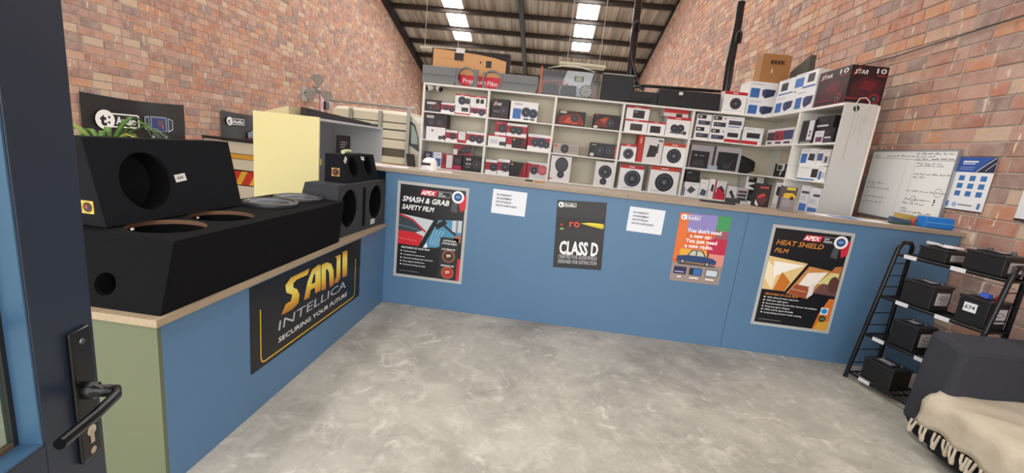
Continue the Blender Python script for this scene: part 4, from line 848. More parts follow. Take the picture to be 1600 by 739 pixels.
# right hand cell of the corner unit
DK = lambda *m: [('r', 0, 0, 1, 1, '1d1a20'), ('r', .1, .3, .75, .42, 'd0ccd2'), ('r', .12, .55, .6, .9, '2f2a34')]+list(m)
carton('h1', 'black and white carton of cables at the left of the corner top cell', 'C', 768, 850, 120, 1, [('r', 0, 0, 1, 1, '2a282e'), ('r', .55, .15, .95, .98, 'e0dee2'), ('r', .05, .3, .55, .95, '1a191d'), ('s', .75, .5, .06), ('s', .75, .35, .06), ('r', .1, 0, .9, .1, '8a868c')], '2a282e', plane='x', inset=.02)
carton('h2', 'white carton with purple print under a black one in the corner top cell', 'C', 862, 920, 185, 1, [('r', 0, 0, 1, 1, 'dcdadf'), ('r', .2, .1, .9, .5, '6a3a5a'), ('l', .2, .8, .6, 2, '7a767e')], 'dcdadf', plane='x', inset=.02)
carton('h3', 'black carton with dim lettering at the right of the corner top cell', 'C', 922, 985, 165, 1, DK(('r', .1, .05, .9, .2, '4a3a52')), '1d1a20', plane='x', inset=.02)
carton('h4', 'black carton with white lettering, top of the stack in the corner top cell', 'C', 872, 985, 95, 'h2', DK(), '1d1a20', plane='x', inset=.04)
BL = lambda *m: [('r', 0, 0, 1, 1, W_), ('r', .06, .1, .45, .68, B_), ('l', .1, .84, .5, 1, '5a6a9a')]+list(m)
carton('i1', 'white and blue carton with a square grille, lower left in the corner middle cell', 'C', 756, 885, 398, 2, [('r', 0, 0, 1, 1, W_), ('r', .68, .2, .98, .75, '33343c'), ('l', .1, .8, .5, 1, '8a8aa2'), ('r', 0, 0, .9, .1, '4f86b8')], plane='x', inset=.03)
carton('i2', 'small white and blue carton, lower right in the corner middle cell', 'C', 888, 930, 412, 2, BL(('r', .55, .2, .95, .6, 'c8ccd8')), plane='x', inset=.03)
carton('i3', 'white and blue amplifier carton, upper left in the corner middle cell', 'C', 772, 868, 296, 'i1', BL(('p', [(.55, .3), (.95, .25), (.95, .65), (.6, .7)], '3a3d48')), plane='x', inset=.04)
carton('i4', 'white and blue carton, upper right in the corner middle cell', 'C', 872, 958, 302, 'i1', [('r', 0, 0, 1, 1, W_), ('r', .05, .3, .5, .75, '55659c'), ('r', .55, .1, .98, .6, 'dcdce2'), ('r', .7, .2, .85, .55, '3a3c44')], plane='x', inset=.06)
carton('j1', 'white and blue carton with grey lettering, left of the pair in the corner bottom cell', 'C', 752, 806, 530, 3, [('r', 0, 0, 1, 1, 'e6e8f0'), ('r', .1, .04, .9, .42, B_), ('r', .1, .74, .95, .82, '4a4c58'), ('l', .1, .64, .6, 3, 'b0b4c4')], plane='x', inset=.02)
carton('j2', 'white and blue carton with grey lettering, right of the pair in the corner bottom cell', 'C', 808, 875, 545, 3, [('r', 0, 0, 1, 1, 'e6e8f0'), ('r', .05, .04, .9, .36, B_), ('r', .35, .72, .95, .8, '4a4c58'), ('l', .1, .6, .6, 3, 'b0b4c4')], plane='x', inset=.0)
# black bag lying in the corner
def fn(q):
    z = ROW[2]+.001; n, m_ = 20, 10; V = []; c = Vector((3.99, 2.65, z+.10))
    for i in range(n):
        for j in range(m_+1):
            a = 6.28319*i/n; b = -1.5708+3.14159*j/m_; k = 1+.16*math.sin(5*a+3*b)+.1*math.sin(9*a-4*b)
            V.append(c+Vector((.235*math.cos(b)*math.cos(a)*k, .10*math.cos(b)*math.sin(a)*k, max(-.1, .12*(1 if math.sin(b) > 0 else 1)*math.copysign(abs(math.sin(b))**.6, math.sin(b))*(1+.2*math.sin(4*a))))))
    q.add(V, [(i*(m_+1)+j, ((i+1) % n)*(m_+1)+j, ((i+1) % n)*(m_+1)+j+1, i*(m_+1)+j+1) for i in range(n) for j in range(m_)], mat('19191c', .55), True)
bag = solo('black_bag', 'crumpled black bag lying on the shelf in the corner', 'bag', (4.05, 2.65, ROW[2]), fn)
part('strap', bag, lambda q: q.tube([(3.80, 2.56, ROW[2]+.1), (3.85, 2.54, ROW[2]+.17), (4.0, 2.545, ROW[2]+.15), (4.12, 2.56, ROW[2]+.08)], .012, mat('222226', .5), 6))

# ------------------------------------------------------------------ things standing on the counter top
def on_counter(px, y): return solve(px, None, (0, y, HB), 0)
def counter_box(key, label, xl, xr, yt, crop, els, y, depth, side):
    carton(key, label, crop, xl, xr, yt, HB, els, side, depth=depth, at=y, group='cartons on the counter top')
counter_box('k1', 'black carton with a red car flash print standing on the counter before the shelves', 1015, 1140, 150, 'G', [('r', 0, 0, 1, 1, '231c20'), ('p', [(.2, .35), (.7, .5), (.5, .6), (.1, .45)], 'c03a34'), ('p', [(.0, .3), (.6, .05), (.9, .4), (.5, .45)], '5a2a36'), ('r', .2, .8, .8, .88, 'b0423c'), ('p', [(.02, .3), (.3, .05), (.2, .02), (.0, .1)], 'd8d4d8')], .36, .07, '1c171b')
counter_box('k2', 'clear topped packet with a yellow car print standing on the counter', 1238, 1368, 172, 'G', [('r', 0, 0, 1, 1, '8a868c'), ('r', 0, .52, 1, .96, '5a4a48'), ('p', [(.1, .5), (.9, .48), (.98, .6), (.8, .68), (.55, .76), (.3, .72), (.1, .66)], 'd8b23c'), ('d', .7, .5, .08, '3a2c20'), ('r', .25, .84, .85, .95, 'c9c23c'), ('r', .2, .72, .6, .78, '3a2c2c'), ('l', .1, .4, .7, 6, 'b5b0b6')], .34, .05, '5a565c')
# camera dome, papers, small bits
def fn(q):
    x = on_counter(665+5, .25); X = x
    q.box(X-.075, X+.06, .2, .33, HB+.0005, HB+.014, mat('eeeeee', .4))
    q.lathe((X, .265, HB+.012), (0, 0, 1), [(.07, 0), (.07, .045), (.066, .07), (.05, .09), (.03, .1), (.001, .104)], mat('f1f1ef', .3), 24)
dx = on_counter(667, .25)
cam_d = solo('dome_camera', 'white dome camera on a square foot on the counter below the shelves', 'camera', (dx, .26, HB), fn)
part('visor', cam_d, lambda q: q.box(dx-.035, dx+.045, .19, .205, HB+.045, HB+.068, mat('17171b', .2)))
def sheet_on(name, label, px, y, w, d, rot, col, cat='papers', grp='loose papers on the counter top', dz=0.):
    x = on_counter(px, y); c, s = math.cos(rot), math.sin(rot)
    def fn(q):
        q.X = Matrix.Translation((x, y, HB+.0005+dz)) @ Matrix.Rotation(rot, 4, 'Z')
        q.box(-w/2, w/2, -d/2, d/2, 0, .0012, mat(col, .7)); q.X = None
    return solo(name, label, cat, (x, y, HB), fn, grp)
sheet_on('paper_sheet', 'white paper sheet at the far left end of the counter top', 612, .2, .3, .2, .2, 'e9e6ea')
sheet_on('paper_sheet', 'pale pink tinted sheet near the left end of the counter top', 600, .32, .25, .16, -.3, 'e0cfd4')
sheet_on('paper_sheet', 'white sheet right of the dome camera on the counter top', 690, .25, .2, .12, .1, 'efefee')
sheet_on('paper_sheet', 'white sheet lying before the blank end panel on the counter top', 1300, .2, .3, .21, .15, 'eceef2')
sheet_on('paper_sheet', 'white sheet with a raised corner beside the blue pamphlet', 1352, .16, .3, .18, -.25, 'e6e9f0')
sheet_on('pamphlet', 'bright blue pamphlet lying before the blank end panel', 1316, .17, .2, .1, -.1, '3c6fc4', 'pamphlet', dz=.003)
sheet_on('pamphlet', 'pale blue pamphlet next to the bright blue one', 1333, .22, .16, .1, .5, '9ab6dc', 'pamphlet', dz=.0025)
sheet_on('cable_packet', 'flat dark packet of cable lying on the counter below the corner cell', 1236, .14, .2, .06, -.15, '4a4c48', 'packet')
sheet_on('paper_sheet', 'grey paper strip lying beneath the yellow car packet', 1262, .1, .22, .06, -.05, 'b9b6b4')
x = on_counter(1118, .2)
solo('cable_tray', 'flat black cable strip lying on the counter under the corner cell', 'strip', (x, .22, HB), lambda q: q.hexa([(x-.12, .2, HB+.001), (x+.16, .18, HB+.001), (x+.16, .25, HB+.001), (x-.12, .26, HB+.001), (x-.12, .2, HB+.016), (x+.16, .18, HB+.016), (x+.16, .25, HB+.016), (x-.12, .26, HB+.016)], mat('232225', .6)))
x = on_counter(1150, .28)
solo('parts_tray', 'small grey tray of dark bits behind the red and black box', 'tray', (x, .3, HB), lambda q: (q.box(x-.09, x+.05, .27, .38, HB+.001, HB+.01, mat('b9b6b4', .5)), q.box(x-.07, x+.03, .28, .36, HB+.01, HB+.05, mat('2f2e32', .6))))
x = on_counter(826, .22); x2 = on_counter(842, .22)
solo('clip', 'small black clip on the counter under the second cell', 'clip', (x, .25, HB), lambda q: q.tube([(x-.03, .24, HB+.008), (x, .22, HB+.012), (x+.03, .25, HB+.008)], .008, mat('2b2a2c', .5), 6))
solo('wood_offcut', 'small tan wood offcut on the counter under the second cell', 'offcut', (x2, .24, HB), lambda q: q.box(x2-.04, x2+.05, .21, .26, HB+.001, HB+.018, mat('b48d62', .7)))
# right end: tape dispenser, stapler, pen, blue box
x0, x1 = on_counter(1444, .1), on_counter(1501, .1)
bx = thing('ruler_box', 'long bright blue box at the right end of the counter top', 'box', ((x0+x1)/2, .14, HB))
part('body', bx, lambda q: q.box(x0, x1, .1, .2, HB+.001, HB+.092, mat('1f78cc', .4)), .008)
part('stripe', bx, lambda q: q.box(x0+.01, x1-.01, .096, .1, HB+.04, HB+.05, mat('4f9be0', .4)))
x = on_counter(1404, .14)
st = thing('stapler', 'dark blue and green stapler on the counter near the whiteboard', 'stapler', (x, .14, HB))
part('base', st, lambda q: q.box(x-.075, x+.085, .12, .16, HB+.001, HB+.016, mat('2f5a48', .4)), .003)
part('arm', st, lambda q: q.hexa([(x-.085, .12, HB+.02), (x+.085, .12, HB+.018), (x+.085, .16, HB+.018), (x-.085, .16, HB+.02), (x-.08, .122, HB+.06), (x+.08, .122, HB+.04), (x+.08, .158, HB+.04), (x-.08, .158, HB+.06)], mat('39506e', .4)), .003)
x = on_counter(1428, .2)
solo('tape_roll', 'small red tape roll between the stapler and the blue box', 'tape', (x, .2, HB), lambda q: q.lathe((x, .2, HB+.03), (0, 1, 0), [(.018, -.012), (.03, -.012), (.03, .012), (.018, .012), (.018, -.012)], mat('b8452f', .4), 16, caps=False))
x = on_counter(1420, .34)
solo('notebook', 'yellow brown notebook propped at the foot of the whiteboard', 'notebook', (x, .34, HB), lambda q: q.hexa([(x-.1, .3, HB+.02), (x+.14, .3, HB+.002), (x+.14, .4, HB+.002), (x-.1, .4, HB+.02), (x-.1, .3, HB+.085), (x+.14, .3, HB+.06), (x+.14, .4, HB+.06), (x-.1, .4, HB+.085)], mat('c4a65e', .6)))
solo('glue_stick', 'short white glue stick leaning on the blue box', 'glue stick', (x+.14, .24, HB), lambda q: q.tube([(x+.07, .22, HB+.05), (x+.17, .22, HB+.05)], .018, mat('eeeae4', .4), 10))

# ------------------------------------------------------------------ things on top of the shelving
TOP = ZT+.0005
def tx(px, y, z=ZT): return solve(px, None, (0, y, z), 0)
def tz(x, py, y): return solve(None, py, (x, y, 0), 2)
# big film carton behind the grey pods
y = 2.74; x0 = tx(672, y); x1 = tx(792, y); h = tz(x0, 74, y)-ZT
fc = thing('film_carton', 'large brown film carton with a dark rim and red band, on the shelf top', 'carton', ((x0+x1)/2, y+.05, ZT))
Ff = Face((x0, y, TOP), (1, 0, 0), (0, 0, 1), x1-x0, h)
part('box', fc, lambda q: q.fbox(Ff, .1, mat('2a1f20', .7)))
def fn(q):
    w = Ff.w
    q.poly(Ff, [(.02, .0), (w-.05, 0), (w-.05, h*.80), (w*.8, h*.87), (w*.6, h*.92), (w*.4, h*.945), (.02, h*.985)], mat('d8a674', .7), .001)
    q.rect(Ff, w*.29, h*.72, w*.41, h*.92, '241b1c', .0016); q.rect(Ff, w*.7, h*.6, w*.77, h*.78, '29222c', .0016); q.rect(Ff, w*.62, h*.7, w*.64, h*.75, '4a3424', .0016)
    q.rect(Ff, w*.15, h*.74, w*.27, h*.75, 'a8764a', .0016); q.rect(Ff, w*.3, h*.70, w*.42, h*.712, 'a8764a', .0016)
part('front_panel', fc, fn)
def fn(q):
    w = Ff.w
    q.rect(Ff, w*.27, 0, w*.97, h*.36, 'd0213f', .0018); q.rect(Ff, w*.3, h*.2, w*.38, h*.37, '2a2028', .0022); q.text(Ff, w*.33, h*.22, h*.12, '7', 'e8e4e4', off=.0027)
    q.text(Ff, w*.42, h*.15, h*.13, 'Premium', 'f2d8dc', w=w*.3, off=.0024, bold=.02); q.text(Ff, w*.74, h*.13, h*.13, 'Film', 'f2d8dc', w=w*.13, off=.0024, bold=.02)
part('red_band', fc, fn)
solo('white_tag', 'white tag hung over the rim of the brown film carton', 'tag', (tx(716, 2.735), 2.735, TOP+h), lambda q: q.box(tx(709, y), tx(722, y), 2.728, 2.738, TOP+h-.045, TOP+h+.02, mat('e8e8e6', .5)))
# grey door pods with speaker rings
POD = mat('7d8083', .6)
def pod(px0, px1, pxc, pyc, ytop, ring_left, label):
    y = YS+.05; x0, x1 = tx(px0, y), tx(px1, y); h = tz(x0, ytop, y)-ZT; hh = h*.93
    cx = solve(pxc, pyc, (0, y, ZT+h*.52), 0); r = .118
    t = thing('speaker_pod', label, 'speaker pod', ((x0+x1)/2, y, ZT), 'grey speaker pods on the shelf top')
    Fp = Face((x0, y, TOP), (1, 0, 0), (0, 0, 1), x1-x0, h)
    u = cx-x0; ph = Face((x0 if ring_left else cx-r-.025, y, TOP), (1, 0, 0), (0, 0, 1), (cx+r+.025-x0) if ring_left else (x1-cx+r+.025), h)
    uc = cx-ph.o.x
    if ring_left is False and False: pass
    def ringplate(q):
        q.holed(ph, [(uc, h*.52, r, r)], POD); q.well(ph, uc, h*.52, r, r, .05, POD, POD) if False else None
        n = 32; V = [ph.at(uc+r*math.cos(6.28319*(i+.5)/24), h*.52+r*math.sin(6.28319*(i+.5)/24), o) for o in (0, -.05) for i in range(24)]
        q.add(V, [(i, (i+1) % 24, (i+1) % 24+24, i+24) for i in range(24)], POD, True)
        B = Face(ph.at(0, 0, -.05), ph.ux, ph.uy, ph.w, ph.h); q.holed(B, [(uc, h*.52, r, r)], POD)
        for a, c in (((0, 0), (0, h)), ((ph.w, h), (ph.w, 0)), ((0, h), (ph.w, h)), ((ph.w, 0), (0, 0))): q.add([ph.at(*a), ph.at(*c), ph.at(*c, -.05), ph.at(*a, -.05)], [(0, 1, 2, 3)], POD)
    part('speaker_ring', t, ringplate)
    def rim(q):
        n = 32
        for r0, r1, o in ((r, r+.02, .012),): q.ring(ph, uc, h*.52, r0, r1, POD, o); q.lathe(ph.at(uc, h*.52, 0), ph.n, [(r+.02, 0), (r+.02, .012)], POD, 32, caps=False); q.lathe(ph.at(uc, h*.52, 0), ph.n, [(r, .012), (r, 0)], POD, 32, caps=False)
    part('rim', t, rim)
    a, c = (ph.w, Fp.w) if ring_left else (0, Fp.w-ph.w)
    def panel(q):
        e = .04 if ring_left else 0
        G = Fp
        pts = [(a, 0), (c-e, 0), (c, h*.3), (c, h), (a, h)] if ring_left else [(a, .0), (c-.03, 0), (c, h*.22), (c, h), (a, h)]
        q.prism(G, pts, .06, POD, 0.004); q.prism(G, [(a+.004, h*.52), (c-.006, h*.52), (c-.006, h*.98), (a+.004, h*.98)], .0, POD, .016)
    part('panel', t, panel, .004)
pod(659, 745, 728, 121, 101, False, 'grey speaker pod with its ring at the right end, left on the shelf top')
pod(753, 839, 769, 123, 112, True, 'grey speaker pod with its ring at the left end, beside the clear display case')
# clear display case with orange corner posts, amplifiers and a fan wheel
y = YS+.06; x0, x1 = tx(841, y), tx(935, y); h = tz(x0, 102, y)-ZT
dc = thing('display_case', 'clear display case with orange posts, white board and a grey fan wheel', 'display case', ((x0+x1)/2, y+.15, ZT))
OR = mat('c9694a', .4); CLR = glassy('e2e5e8', .035)
part('base', dc, lambda q: q.box(x0, x1, y, y+.3, TOP, TOP+.02, mat('3c3d42', .4)))
part('clear_cover', dc, lambda q: q.box(x0+.012, x1-.01, y+.004, y+.296, TOP+.02, TOP+h, CLR))
for px in (x0, ): part('orange_post', dc, lambda q: (q.box(px, px+.012, y, y+.012, TOP, TOP+h, OR), q.box(px+.02, px+.03, y, y+.012, TOP+.02, TOP+h*.95, OR)), label='orange corner post')
part('orange_post', dc, lambda q: q.box(x0, x0+.012, y+.288, y+.3, TOP, TOP+h, OR))
wz = TOP+.02; w = x1-x0
part('tinted_back', dc, lambda q: q.box(x0+.03, x1-.08, y+.27, y+.276, wz, TOP+h*.97, mat('737177', .4)))
Fb = Face((x0+w*.34, y+.1, wz), (1, 0, 0), (0, 0, 1), w*.50, h*.9)
def fn(q):
    q.prism(Fb, [(-.03, 0), (w*.46, 0), (w*.54, h*.9), (w*.1, h*.9)], .006, pm('f0f4f8')); q.rrect(Fb, w*.23, h*.55, w*.38, h*.74, .01, '4a4a50', .002); q.rect(Fb, w*.25, h*.57, w*.36, h*.73, 'd9d3bd', .003)
part('white_board', dc, fn)
for u, n in ((.07, 'amplifier'), (.36, 'amplifier')):
    part(n, dc, lambda q: q.hexa([(x0+w*u, y+.02, wz), (x0+w*(u+.26), y+.02, wz), (x0+w*(u+.26), y+.09, wz), (x0+w*u, y+.09, wz), (x0+w*u+.01, y+.02, wz+h*.36), (x0+w*(u+.255), y+.02, wz+h*.36), (x0+w*(u+.255), y+.09, wz+h*.36), (x0+w*u+.02, y+.09, wz+h*.36)], mat('2f3035', .4)), .004)
part('red_terminals', dc, lambda q: [q.box(x0+w*a, x0+w*a+.02, y+.012, y+.03, wz+h*.34, wz+h*.42, mat('c2452f', .4)) for a in (.08, .26, .37, .44)])
part('orange_tube', dc, lambda q: (q.tube([(x0+.02, y+.1, wz+h*.45), (x0+w*.2, y+.1, wz+h*.49), (x0+w*.42, y+.1, wz+h*.52)], .006, OR, 6), q.box(x0+w*.315, x0+w*.345, y+.03, y+.05, wz, wz+h*.4, OR)))
fcx, fcz, fr = x0+w*.78, TOP+h*.27, h*.225
fan = part('fan_wheel', dc, lambda q: (q.lathe((fcx, y+.035, fcz), (0, -1, 0), [(fr*.28, 0), (fr*.28, .02), (fr*.1, .028)], mat('b5b2a8', .35), 20), q.ring(Face((fcx-fr, y+.05, fcz-fr), (1, 0, 0), (0, 0, 1), 2*fr, 2*fr), fr, fr, 0, fr*1.02, mat('2c2d32', .5), 0)))
def blade(q, k):
    G = Face((fcx, y+.03, fcz), (1, 0, 0), (0, 0, 1), 1, 1); a = 6.28319*k/11
    P = [(fr*.25, a-.25), (fr*.25, a+.2), (fr*.95, a+.55), (fr*.98, a+.2), (fr*.6, a-.0)]
    q.prism(G, [(r*math.cos(t), r*math.sin(t)) for r, t in P], .004, mat('c4c1b8', .35), .004)
for k in range(11):
    q = MB(); blade(q, k); q.build('blade', fan)
pts = [(x0+.09+w*.8*i/8, y+.2, TOP+h+.01+.055*math.sin(3.1416*i/8)) for i in range(9)]
solo('white_hose', 'thin white hose arching over the clear display case', 'hose', (x0+w*.5, y+.2, TOP+h), lambda q: q.tube(pts, .009, mat('dcd8c6', .5), 8))
# black speaker cabinet
x0, x1 = tx(936, YS+.05), tx(983, YS+.05); h = tz(x0, 115, YS+.05)-ZT
mb_ = thing('black_cabinet', 'plain black cabinet with a pale top edge between the case and the roll bar', 'cabinet', ((x0+x1)/2, YS+.15, ZT))
part('body', mb_, lambda q: q.box(x0, x1+.02, YS+.05, YS+.17, TOP, TOP+h, mat('23252c', .6)), .006)
part('edge_strip', mb_, lambda q: (q.box(x0+.01, x1+.02, YS+.045, YS+.06, TOP+h, TOP+h+.012, mat('b9b6ae', .4)), q.box(x0-.008, x0, YS+.045, YS+.06, TOP, TOP+h-.02, mat('9a9892', .4))))
# bakkie roll bar lying legs up, with its tray
BLK = mat('121216', .22, spec=.6)
x0, x1 = tx(1026, YS+.02), tx(1124, YS+.02); h = tz(x0, 137, YS+.02)-ZT
rb = thing('roll_bar', 'glossy black vehicle roll bar lying legs up on the shelf top', 'roll bar', ((x0+x1)/2, YS+.2, ZT))
part('tray', rb, lambda q: q.hexa([(x0, YS+.02, TOP), (x1, YS+.02, TOP), (x1, YS+.26, TOP), (x0, YS+.26, TOP), (x0+.01, YS+.03, TOP+h), (x1-.01, YS+.03, TOP+h), (x1-.01, YS+.25, TOP+h), (x0+.01, YS+.25, TOP+h)], mat('1c1c21', .5)), .02)
def loc(px, py, y): return un(px, py, 1, y)
yb = YS+.25
a0, a1, a2, a3 = loc(982, 150, yb), loc(986, 105, yb), loc(992, 50, yb), loc(1000, -14, yb)
part('left_leg', rb, lambda q: q.tube([a0, a1, a2, a3], .05, BLK, 12, .05))
b0, b1, b2, b3 = loc(1133, 152, yb), loc(1140, 100, yb), loc(1153, 40, yb), loc(1159, 3, yb)
part('right_leg', rb, lambda q: q.tube([b0, b1, b2, loc(1157, 12, yb), b3], .05, BLK, 12, .05))
yf = YS+.19
pl = [loc(*p, yf) for p in ((1006, 141), (998, 134), (993, 118), (987, 92), (988, 60), (992, 38), (995, 32), (998, 36), (997, 50))]
part('left_brace', rb, lambda q: q.tube(pl, .022, BLK, 10))
pr_ = [loc(*p, yf) for p in ((1139, 138), (1144, 105), (1150, 70), (1153, 52), (1156, 47), (1158, 53), (1155, 68))]
part('right_brace', rb, lambda q: q.tube(pr_, .022, BLK, 10))
part('cross_tube', rb, lambda q: q.tube([loc(980, 138, yf), loc(1003, 134, yf), loc(1060, 138, yf+.03), loc(1126, 143, yf+.03)], .022, BLK, 10))
part('foot_bar', rb, lambda q: (q.tube([loc(976, 155, YS+.05), loc(1018, 157, YS+.05)], .02, BLK, 10), q.box(tx(978, YS+.06), tx(1026, YS+.06), YS+.06, YS+.14, TOP, TOP+.17, mat('19191d', .5))))
s0 = loc(1061, 146, YS+.02); part('sticker', rb, lambda q: q.box(s0.x, s0.x+.05, YS+.012, YS+.02, s0.z-.02, s0.z+.02, pm('e4e4e2')), label='small white sticker')
# cartons on top of the shelving
carton('t1', 'white carton with red top and black speaker, beside the roll bar on the shelf top', 'E', 315, 482, 385, 0, red_top(('s', .55, .45, .27, '2a2a30'), ('l', .1, .1, .8, 1, 'b8b8c0')), group='cartons on the shelf top', depth=.12)
AMP = lambda: [('r', 0, 0, 1, 1, 'eef0f4'), ('r', .08, .08, .40, .62, '3a6cb4'), ('p', [(.48, .55), (.62, .62), (.95, .6), (.92, .25), (.62, .08), (.5, .25)], '3c466e'), ('p', [(.62, .52), (.95, .6), (.92, .25), (.62, .08)], '2c3558'), ('l', .1, .84, .42, 1, '3c4668')]
carton('t2', 'white and blue amplifier carton, lower one at the shelf top corner facing the room', 'E', 486, 690, 440, 0, AMP(), group='cartons on the shelf top', depth=.28)
carton('t3', 'white and blue amplifier carton, upper one at the shelf top corner facing the room', 'E', 505, 712, 312, 't2', AMP(), group='cartons on the shelf top', depth=.28)
carton('t4', 'white and blue amplifier carton on the corner unit top, lower left', 'E', 692, 832, 435, 0, AMP(), plane='x', inset=.0, group='cartons on the shelf top', depth=.28)
carton('t5', 'white and blue amplifier carton on the corner unit top, lower right', 'E', 834, 978, 388, 0, AMP(), plane='x', inset=.0, group='cartons on the shelf top', depth=.28)
T6 = [('r', 0, 0, 1, 1, 'eef0f4'), ('r', .2, .3, .6, .78, '3a3d46'), ('r', .1, .06, .95, .14, '4a6cb0'), ('l', .2, .9, .5, 1, '5a6480')]
carton('t6', 'white and blue carton with a small dark device, upper left on the corner unit top', 'E', 722, 846, 318, 't4', T6, plane='x', inset=.0, group='cartons on the shelf top', depth=.28)
T7 = [('r', 0, 0, 1, 1, 'eef0f4'), ('r', .02, .2, .42, .75, '4a78c0'), ('r', .58, .35, .88, .85, '35363e'), ('r', .4, .06, .98, .16, '4a6cb0'), ('l', .1, .9, .4, 1, '5a6480')]
carton('t7', 'white and blue carton with a dark square, upper right on the corner unit top', 'E', 846, 1010, 272, 't5', T7, plane='x', inset=.0, group='cartons on the shelf top', depth=.28)
# dark red subwoofer carton printed on both faces
ya = solve(cpx('E', 985, 0)[0], None, (XS, 0, ZT), 1); yb_ = .955; za = tz(XS, cpx('E', 0, 200)[1], yb_)
hs = solve(None, cpx('E', 0, 190)[1], (XS+.0, yb_, 0), 2)-ZT
SUBM = mat('2a161b', .4)
sub = solo('subwoofer_carton', 'large dark red carton marked STAR 10 on top of the corner unit', 'carton', (XS+.16, (ya+yb_)/2, ZT), lambda q: q.box(XS+.005, XS+.345, yb_, ya, TOP, TOP+hs, SUBM), 'cartons on the shelf top')
F1 = Face((XS+.005, ya, TOP), (0, -1, 0), (0, 0, 1), ya-yb_, hs); F2 = Face((XS+.005, yb_, TOP), (1, 0, 0), (0, 0, 1), .34, hs)
for F in (F1, F2):
    q = MB(); deco(q, F, [('p', [(.1, .2), (.9, .15), (.95, .6), (.4, .75), (.1, .5)], '4a1a24'), ('p', [(.3, .4), (.7, .35), (.75, .6), (.4, .62)], '6a1c2a'), ('r', 0, .12, .6, .16, '8a2430'), ('s', .78, .16, .15, '7a1a26'), ('d', .78, .16, .12, 'a02833'), ('r', 0, .0, 1, .04, '5a1a22'), ('p', [(.06, .74), (.2, .95), (.24, .95), (.14, .74)], 'c03a44'), ('t', .1, .78, .11, 'STAR', 'ece6e6', .36, .2), ('t', .68, .82, .13, '10', 'e8e4e4', .26), ('r', .7, .74, .95, .78, '8a2a34')]); q.build('printed_front', sub)
# brown carton and olive speaker on the white cartons
z3 = BOX['t3'].o.z+BOX['t3'].h+.0005
y = YS+.1; x0, x1 = solve(1185, None, (0, y, z3), 0), solve(1229, None, (0, y, z3), 0); hb = solve(None, 83, (x0, y, 0), 2)-z3
bcn = thing('brown_carton', 'plain brown cardboard carton on the white and blue cartons', 'carton', ((x0+x1)/2, y+.1, z3))
Fk = Face((x0, y, z3), (1, 0, 0), (0, 0, 1), x1-x0, hb)
part('box', bcn, lambda q: q.fbox(Fk, .2, mat('a8794c', .8, noise=.08, scale=12)), .003)
def fn(q):
    w = Fk.w; q.rect(Fk, .26*w, hb*.64, .8*w, hb*.82, '8a6038', .001)
    for k in range(4): q.rect(Fk, w*(.29+.12*k), hb*.68, w*(.37+.12*k), hb*.78, '33241a', .0014)
    q.rect(Fk, .36*w, hb*.36, .4*w, hb*.5, 'efe6d8', .0014)
part('printed_mark', bcn, fn)
z6 = BOX['t7'].o.z+BOX['t7'].h; x = 4.36
p0, p1 = un(1232, 124, 0, x), un(1264, 100, 0, x)
Fo = Face((x, p0.y, z3-.02), (0, -1, 0), (0, 0, 1), abs(p0.y-p1.y)*1.05, .17)
zq = max(BOX['t6'].o.z+BOX['t6'].h, z6)+.001
def fn(q):
    H_ = .29; y0, y1 = p0.y, p1.y
    q.hexa([(x, y1, zq), (x+.09, y1, zq), (x+.09, y0, zq), (x, y0, zq), (x, y1, zq+H_), (x+.07, y1, zq+H_), (x+.07, y0, zq+H_*.55), (x, y0, zq+H_*.55)], mat('4c4a42', .7))
zq -= 0
solo('wedge_box', 'dark olive wedge box behind the white cartons on the corner unit', 'speaker box', (x, (p0.y+p1.y)/2, zq), fn, bevel=.01)
# two cameras hung from the top board in the first cell
for px, py, lab in ((671, 138, 'white security camera hung at the top left corner of the shelving, the left one'), (685, 139, 'white security camera hung beside another at the top left of the shelving, the right one')):
    c = un(px, py, 1, YS+.04)
    sc_ = thing('security_camera', lab, 'camera', (c.x, c.y, ZT-.03), 'security cameras under the shelf top')
    s = -2 if px < 675 else 2
    part('body', sc_, lambda q: q.lathe((c.x, c.y+.03, c.z+.01), (s*.5, -1, -.35), [(.02, -.05), (.04, -.03), (.044, .03), (.038, .05)], mat('eae8e4', .35), 16))
    part('lens', sc_, lambda q: q.lathe(Vector((c.x, c.y+.03, c.z+.01))+Vector((s*.5, -1, -.35)).normalized()*.05, (s*.5, -1, -.35), [(.036, 0), (.034, .008), (.012, .01)], mat('141417', .2), 16))
    part('bracket', sc_, lambda q: q.tube([(c.x, c.y+.04, ZT-.025), (c.x, c.y+.04, c.z+.02)], .012, mat('eae8e4', .35), 8))

# ------------------------------------------------------------------ workshop behind the side counter
CREAM = mat('e6dba0', .55, noise=.03, scale=3); CW = mat('d4d6da', .5)
x0, x1, y0, y1, zt = -1.463, -.803, .3, 1.85, 1.615
wc = thing('open_cabinet', 'tall cabinet with a cream side panel and an open white inside, behind the side counter', 'cabinet', (-1.13, 1.0, 0))
part('side_panel', wc, lambda q: q.box(x0, x1, y0, y0+.018, 0, zt, CREAM), .001, 'cream yellow side panel')
part('top_board', wc, lambda q: q.box(x0, x1, y0+.019, y1, zt-.03, zt-.008, CW))
part('far_panel', wc, lambda q: q.box(x0, x1, y1-.018, y1, 0, zt-.031, CW))
part('back_panel', wc, lambda q: q.box(x0, x0+.012, y0+.019, y1-.019, 0, zt-.031, CW))
part('shelf_board', wc, lambda q: q.box(x0+.013, x1-.003, y0+.019, y1-.019, .80, .82, CW))
hg = un(503.5, 253, 0, x1); part('hinge', wc, lambda q: q.box(x1-.02, x1+.012, y0+.02, y0+.045, hg.z-.03, hg.z+.03, mat('b0a870', .4, .5)))
c = un(536, 226, 0, x0+.3)
pq = solo('info_card', 'dark card with pale print standing inside the open cabinet', 'card', (x0+.3, c.y, .82), lambda q: q.box(x0+.30, x0+.31, c.y-.17, c.y+.17, .821, c.z+.11, mat('2c2226', .5)))
